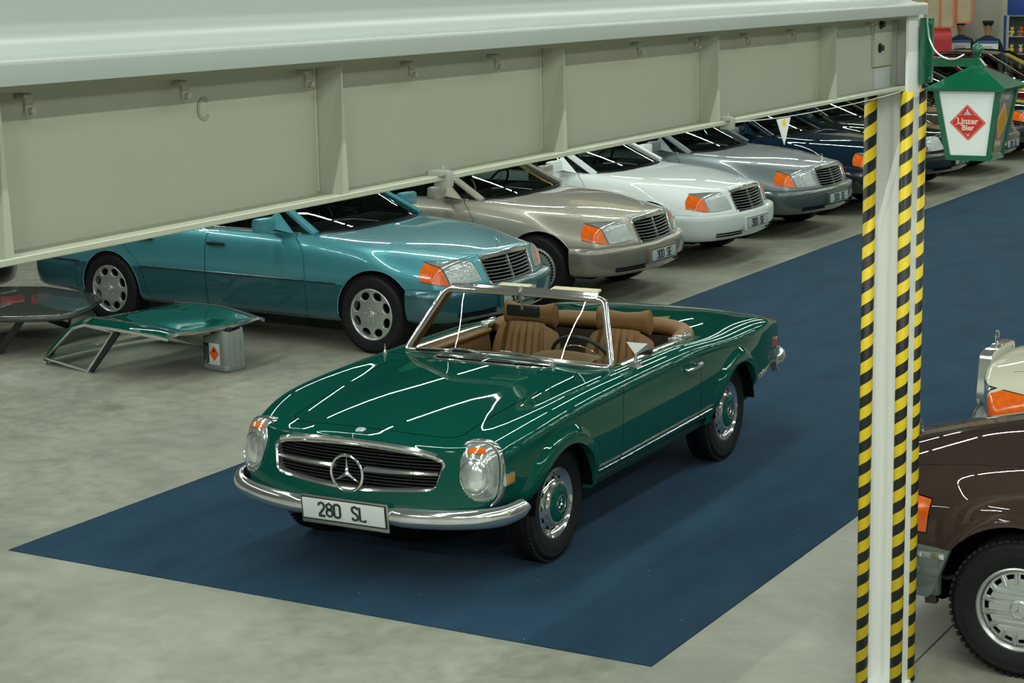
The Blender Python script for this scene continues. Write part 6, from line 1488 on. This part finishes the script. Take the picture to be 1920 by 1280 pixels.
mb = MB(); mb.tube([tuple(p-np.array([0, 0, .012])) for p in ol], .012, 6, closed=True); mb.build('edge_seal', TRIMBLK, h2)
for fx, fy, tx, ty, lx, ly in ((-12.30, 12.98, -11.92, 12.62, -13.0, 12.62), (-12.0, 11.78, -11.75, 11.85, -12.7, 11.75)):
    f0 = (fx+12.2, fy-12.4, .02); t0 = (tx+12.2, ty-12.4, .33); l0 = (lx+12.2, ly-12.4, .30)
    for a, b in ((f0, t0), (f0, l0), (t0, l0)):
        mb = MB(); mb.sweep([a, b], [(-.028, -.010), (.028, -.010), (.028, .010), (-.028, .010)], out=(0, 0, 1)); mb.build('leg_bar', TRIMBLK, h2, smooth=False)
    mb = MB(); mb.lathe([(.012, 0), (.02, .02), (.012, .05), (0, .05)], c=(f0[0], f0[1], 0), axis='z', n=10); mb.build('foot_pin', BLACK, h2)

can = empty('canister', (-9.80, 12.12, 0), yawr, 'grey plastic canister with black cap and orange flammable label, under the green hardtop', 'canister')
CANM = mat('grey_polyethylene', (.20, .235, .22), rough=.42, noise=.05, bump=.15)
mb = MB()
# body: rounded box with a stepped top, built from stacked outlines
def outl(w, d, r): return rrect(w, d, r, 5)
lv = [(.285, .200, .000), (.305, .222, .012), (.31, .226, .05), (.308, .222, .055), (.31, .226, .06), (.31, .226, .255), (.305, .222, .275)]
n = len(outl(.3, .2, .04)); V = []; F = []
for w_, d_, z in lv: V += [(x, y, z) for x, y in outl(w_, d_, .045)]
for k in range(len(lv)-1):
    for i in range(n): F.append((k*n+i, k*n+(i+1) % n, (k+1)*n+(i+1) % n, (k+1)*n+i))
F.append(tuple(range(n))[::-1])
# upper block leaves a handle recess on the left; top slopes to the cap on the right
k0 = len(V)
top = [(x, y, .275+.078*float(sstep(-.05, .02, x))-.02*float(sstep(.09, .15, x))) for x, y in outl(.295, .212, .045)]
V += top; b0 = (len(lv)-1)*n
for i in range(n): F.append((b0+i, b0+(i+1) % n, k0+(i+1) % n, k0+i))
F.append(tuple(k0+i for i in range(n)))
mb.add(V, F); mb.build('canister_body', CANM, can, sharp=45)
mb = MB(); mb.sweep(spl([(-.135, 0, .27), (-.13, 0, .325), (-.10, 0, .35), (.0, 0, .352), (.03, 0, .35)], 5), [(.016*math.cos(t), .02*math.sin(t)) for t in np.linspace(0, 2*PI, 11)[:-1]], out=(0, 1, 0)); mb.build('handle', CANM, can)
mb = MB(); mb.lathe([(.028, 0), (.028, .028), (.025, .031), (0, .031)], c=(.10, -.035, .335), axis='z', n=24); mb.build('cap', BLACK, can, sharp=30)
mb = MB(); mb.box((.045, -.05, .352), (.05, .05, .026), bev=.008); mb.build('neck_lug', CANM, can)
for x in (-.06, .0, .06):
    pass
for y in (-.06, .0, .06):   # ribs on the end
    mb = MB(); mb.box((.156, y, .16), (.010, .028, .25), bev=.004); mb.build('side_rib', CANM, can)
mb = MB(); mb.box((-.085, -.1145, .145), (.070, .002, .175)); mb.build('black_label', mat('label_black', (.015, .02, .018), rough=.4, noise=.4, nscale=60), can, smooth=False)
mb = MB(); mb.box((.010, -.1148, .145), (.125, .002, .178), bev=0); wl = mb.build('white_label', mat('label_white', (.66, .72, .71), rough=.4), can, smooth=False)
mb = MB(); mb.prism([(.010, .085), (.069, .150), (.010, .215), (-.049, .150)], -.1175, -.1160, 'y'); dd = mb.build('hazard_diamond', mat('label_orange', (.80, .13, .02), rough=.4), wl, smooth=False)
mb = MB(); mb.prism([(.010, .158), (.002, .160), (-.004, .168), (-.003, .178), (.004, .172), (.003, .184), (.010, .196), (.014, .184), (.019, .188), (.022, .176), (.021, .166), (.016, .160)], -.1185, -.1174, 'y'); mb.build('flame_symbol', mat('flame_black', (.05, .012, .01), rough=.5), dd, smooth=False)
mb = MB()
for k in range(7): mb.box((-.085, -.1158, .085+.018*k), (.05-.006*(k % 3), .001, .004))
mb.box((-.10, -.1158, .07), (.014, .001, .02)); mb.box((-.068, -.1158, .062), (.02, .001, .014)); mb.build('small_print', mat('print_grey', (.30, .34, .32), rough=.5), can, smooth=False)['kind'] = 'stuff'
mb = MB()
for k in range(4): mb.box((.010, -.1162, .066+.007*k), (.10, .001, .0018))
mb.box((.055, -.1162, .185), (.008, .001, .012)); mb.box((-.038, -.1162, .19), (.016, .001, .006)); mb.build('small_print', mat('print_grey2', (.42, .46, .46), rough=.5), wl, smooth=False)['kind'] = 'stuff'
# ---------------------------------------------------------------- far end of the hall
OR = mat('orange_frame', (.62, .20, .09), rough=.5)
def hung(name, x0, x1, z0, z1, y, bars, label):
    r = empty(name, ((x0+x1)/2, y, z0), 0, label, 'panel', 'framed panels hung at the far wall'); ox, oz = (x0+x1)/2, z0
    mb = MB(); mb.box(((x0+x1)/2-ox, .0, (z1-z0)/2), (x1-x0, .012, z1-z0)); mb.build('sheet', mat('sheer_panel', (.50, .42, .28), rough=.4, noise=.25, nscale=4), r, smooth=False)
    for x in [x0, x1]+bars: mb = MB(); mb.box((x-ox, -.02, (z1-z0)/2), (.035, .03, z1-z0)); mb.build('frame_bar', OR, r, smooth=False)
    for z in (z0, z1): mb = MB(); mb.box((0, -.02, z-oz), (x1-x0+.03, .03, .035)); mb.build('frame_bar', OR, r, smooth=False)
hung('framed_panel', -13.95, -12.98, 1.70, 4.4, 42.0, [-13.62, -13.30], 'wide orange framed panel hung above the red box at the far wall')
hung('framed_panel', -12.95, -12.60, 1.80, 4.4, 42.05, [], 'narrow orange framed panel beside the wide one at the far wall')
# red box with rounded top
rb = empty('red_metal_box', (-13.52, 42.0, 0), .5, 'red metal box with a rounded top and white maker label near the far wall', 'box')
RD = mat('box_red', (.42, .018, .02), rough=.4)
mb = MB(); pf = [(-.30, 0), (.30, 0), (.30, 1.42)]+[(.30*math.cos(a), 1.42+.26*math.sin(a)) for a in np.linspace(0, PI, 13)[1:]]
mb.prism(pf, -.42, .42, 'x'); mb.build('box_body', RD, rb, sharp=40)
mb = MB(); mb.box((.428, .02, 1.15), (.012, .09, .55)); mb.build('slot_plate', BLACK, rb, smooth=False)
mb = MB(); mb.box((-.10, -.306, 1.02), (.34, .012, .13), bev=.004); lb = mb.build('white_label', mat('label_white', (.66, .72, .71)), rb)
V, F = text_mesh('iaol', .13, .002, .002); mk('lettering', [(x-.08, -.314-z, y+1.02) for x, y, z in V], F, BLACKP, lb, smooth=False)['kind'] = 'stuff'
for k in range(4): mb = MB(); mb.box((.43, -.2+.13*k, .80), (.012, .05, .04)); mb.build('small_tag', WHITEP, rb, smooth=False)
# two painted chauffeur figures holding boards
NAVY = mat('navy_cloth', (.008, .014, .03), rough=.7); SKIN = mat('painted_skin', (.55, .33, .20), rough=.5)
def figure(x, y, rz, label, sgn=True):
    r = empty('display_figure', (x, y, 0), rz, label, 'figure', 'painted figures by the far wall')
    secs = [(0, .15, .11), (.04, .15, .12), (.10, .13, .10), (.45, .15, .11), (.80, .19, .13), (.95, .20, .14), (1.10, .19, .13), (1.30, .23, .14), (1.42, .21, .12), (1.48, .10, .09), (1.50, .06, .06)]
    mb = MB(); n = 16; V = [(a*math.cos(2*PI*i/n), b*math.sin(2*PI*i/n), z) for z, a, b in secs for i in range(n)]
    F = [(k*n+i, k*n+(i+1) % n, (k+1)*n+(i+1) % n, (k+1)*n+i) for k in range(len(secs)-1) for i in range(n)]+[tuple(range(n))[::-1]]
    mb.add(V, F); b = mb.build('suited_body', NAVY, r)
    for sg in (-1, 1):
        mb = MB(); mb.tube(spl([(sg*.20, 0, 1.40), (sg*.27, -.02, 1.25), (sg*.29, -.06, 1.10), (sg*.24, -.18, 1.02), (sg*.16, -.25, 1.02)], 4), .055, 8, scale=None); mb.build('sleeve', NAVY, r)
        mb = MB(); i0 = 0; mb.add(*ellipsoid(.05, .035, .045, 10, 6)); mb.xf(Matrix.Translation((sg*.14, -.27, 1.02)))
        for k in range(4): mb.tube([(sg*(.16-.022*k), -.29, 1.03), (sg*(.15-.022*k), -.315, 1.05), (sg*(.14-.022*k), -.30, 1.07)], .010, 5)
        mb.tube([(sg*.10, -.26, 1.04), (sg*.09, -.28, 1.08)], .012, 5); mb.build('hand', SKIN, r)
    mb = MB(); prof = [(1.50, .055, .055), (1.54, .06, .065), (1.58, .075, .085), (1.64, .088, .10), (1.70, .09, .10), (1.75, .078, .088), (1.79, .03, .03)]
    V = [(a*math.cos(2*PI*i/n), b*math.sin(2*PI*i/n), z) for z, a, b in prof for i in range(n)]; mb.add(V, [(k*n+i, k*n+(i+1) % n, (k+1)*n+(i+1) % n, (k+1)*n+i) for k in range(len(prof)-1) for i in range(n)])
    i0 = len(mb.V); mb.add(*ellipsoid(.016, .03, .025)); mb.xf(Matrix.Translation((0, -.10, 1.645)), i0)
    for sg in (-1, 1): i0 = len(mb.V); mb.add(*ellipsoid(.012, .02, .03)); mb.xf(Matrix.Translation((sg*.09, 0, 1.65)), i0)
    hd_ = mb.build('head', SKIN, r)
    mb = MB()
    for sg in (-1, 1): mb.box((sg*.035, -.093, 1.668), (.03, .02, .014))
    mb.box((0, -.092, 1.605), (.05, .02, .010)); mb.build('face_paint', BLACK, hd_, smooth=False)
    mb = MB(); mb.lathe([(.095, 1.715), (.10, 1.74), (.13, 1.79), (.12, 1.82), (0, 1.83)], axis='z', n=18); mb.sweep([(-.08, -.07, 1.72), (0, -.15, 1.705), (.08, -.07, 1.72)], [(0, 0), (.005, 0), (.005, .06), (0, .06)], out=(0, 0, 1)); mb.build('peaked_cap', NAVY, r)
    mb = MB(); mb.box((0, -.31, 1.24), (.46, .015, .30)); bd = mb.build('board', mat('label_white', (.66, .72, .71)), r, smooth=False)
    mb = MB(); mb.box((0, -.320, 1.36), (.46, .006, .06)); mb.build('board_header', mat('board_blue', (.03, .12, .35)), bd, smooth=False)
    mb = MB(); mb.box((0, -.320, 1.21), (.26, .006, .025)); mb.build('board_line', mat('board_blue', (.03, .12, .35)), bd, smooth=False)
    mb = MB(); mb.box((0, -.320, 1.26), (.20, .006, .015)); mb.build('board_line', mat('board_red', (.45, .12, .08)), bd, smooth=False)
figure(-13.14, 43.0, .28, 'painted chauffeur figure partly hidden behind the red box')
figure(-12.40, 42.6, .28, 'painted chauffeur figure in peaked cap holding a white board beside the display case')
PALE = mat('pale_partition', (.42, .42, .35), rough=.6, nscale=2)
pt = MB().box((-12.75, 43.3, 2.2), (.85, .2, 4.4)).build('wall_pier', PALE, None, smooth=False); pt['kind'] = 'structure'
# glass display case with soft toys
dc = empty('display_case', (-11.34, 42.6, 0), 0, 'glass display case full of small toys at the far right corner', 'display case')
BLUE = mat('case_blue', (.015, .06, .26), rough=.4)
for x in (-.62, .62):
    for y in (-.22, .22): MB().box((x, y, .97), (.05, .05, 1.94)).build('case_post', BLUE if x < 0 else STEEL, dc, smooth=False)
for z in (.3, .72, 1.10, 1.48, 1.93): MB().box((0, 0, z), (1.28, .46, .02)).build('glass_shelf', mat('shelf_glass', (.30, .36, .32), rough=.1, alpha=1), dc, smooth=False)
MB().box((0, .225, .97), (1.26, .01, 1.9)).build('back_panel', mat('mirror_back', (.16, .18, .16), rough=.15, metal=.4), dc, smooth=False)
TC = [(.70, .55, .04), (.55, .10, .03), (.03, .06, .25), (.60, .58, .50), (.45, .22, .08), (.65, .62, .10), (.50, .04, .05), (.15, .10, .08)]
def toy(name, x, y, z, s, c, label):
    r = empty(name, (x, y, z), random.uniform(-.4, .4), label, 'toy', 'soft toys in the display case')
    m1 = mat('plush_%d' % c, TC[c], rough=.9, noise=.2, nscale=30, bump=.6); m2 = mat('plush_%d' % ((c+3) % 8), TC[(c+3) % 8], rough=.9, noise=.2, nscale=30)
    mb = MB(); mb.add(*ellipsoid(.055*s, .045*s, .07*s, 12, 8)); mb.xf(Matrix.Translation((0, 0, .085*s)))
    mb.build('toy_body', m1, r)
    mb = MB(); mb.add(*ellipsoid(.045*s, .042*s, .042*s, 12, 8)); mb.xf(Matrix.Translation((0, 0, .185*s)))
    for sg in (-1, 1): i0 = len(mb.V); mb.add(*ellipsoid(.016*s, .008*s, .02*s)); mb.xf(Matrix.Translation((sg*.035*s, 0, .225*s)), i0)
    mb.build('toy_head', m1, r)
    for sg in (-1, 1):
        mb = MB(); mb.tube([(sg*.045*s, -.01*s, .13*s), (sg*.085*s, -.04*s, .09*s)], .016*s, 6); mb.build('toy_arm', m2, r)
        mb = MB(); mb.tube([(sg*.025*s, -.02*s, .02*s), (sg*.04*s, -.09*s, .018*s)], .018*s, 6); mb.build('toy_leg', m2, r)
CN = ['yellow', 'orange-red', 'navy', 'cream', 'brown', 'lemon yellow', 'red', 'dark brown']
k = 0
for z, row in ((1.492, 'upper'), (1.112, 'middle'), (.732, 'lower')):
    for j in range(6):
        c = [0, 1, 3, 2, 4, 7, 5, 3, 4, 0, 6, 7, 0, 3, 5, 6, 1, 4][k]
        toy('soft_toy', -11.83+.2*j, 42.5, z, random.uniform(.80, .92), c, '%s soft toy on the %s shelf of the case, %s from the left' % (CN[c], row, ['first', 'second', 'third', 'fourth', 'fifth', 'sixth'][j])); k += 1
def crate(x, z, w_, h, m, label):
    r = MB().box((0, 0, h/2), (w_, .36, h), bev=.01).build('storage_box', m, None); r.location = (x, 42.6, z); tag(r, label, 'box')
    MB().box((0, 0, h+.006), (w_+.02, .38, .03), bev=.005).build('lid', m, r)
crate(-11.72, 1.945, .42, .42, BLUE, 'blue storage box on top of the display case')
crate(-11.30, 1.945, .30, .24, mat('grey_box', (.10, .12, .10), rough=.6), 'small grey box beside the blue one on the display case')
sg_ = MB().box((0, 0, 0), (.9, .05, .8), bev=.01).build('yellow_sign', mat('lit_yellow', (.80, .62, .02), rough=.4, emit=.5), None); sg_.location = (-11.15, 43.2, 2.75); tag(sg_, 'bright yellow sign above the display case', 'sign')
MB().box((-.15, -.03, .05), (.35, .01, .05)).build('sign_stroke', BLACKP, sg_, smooth=False)

# plain boards added above eye level, out of view, for the paintwork to reflect
for x, y, z, w_, h, rz, c1, c2, lab in ((-13.9, 28, 4.2, 1.5, .7, .45, (.75, .55, .02), (.02, .05, .30), 'unseen yellow board with a blue band, added over the row of saloons for reflections'),
        (12.6, 9, 3.6, 3.2, .9, PI/2, (.80, .60, .03), (.60, .62, .60), 'unseen long yellow board added on the right wall for reflections'), (12.6, 14.5, 3.2, 2.4, 1.1, PI/2, (.70, .72, .70), (.03, .10, .35), 'unseen white board with a blue band, added on the right wall for reflections'),
        (12.6, 19.5, 3.8, 3.0, .8, PI/2, (.55, .22, .08), (.70, .68, .60), 'unseen orange board added on the right wall for reflections'), (-20.5, 30, 4.6, 3.0, 1.2, .6, (.02, .30, .16), (.65, .68, .60), 'unseen green board added high over the back rows for reflections')):
    o = MB().box((0, 0, 0), (w_, .05, h), bev=.01).build('reflection_board', mat('board_%g' % (x+y), c1, rough=.4), None); o.location = (x, y, z); o.rotation_euler = (0, 0, rz); tag(o, lab, 'sign')
    MB().box((0, 0, -.02), (w_*.7, .064, h*.28)).build('board_band', mat('band_%g' % (x+y), c2, rough=.4), o, smooth=False)
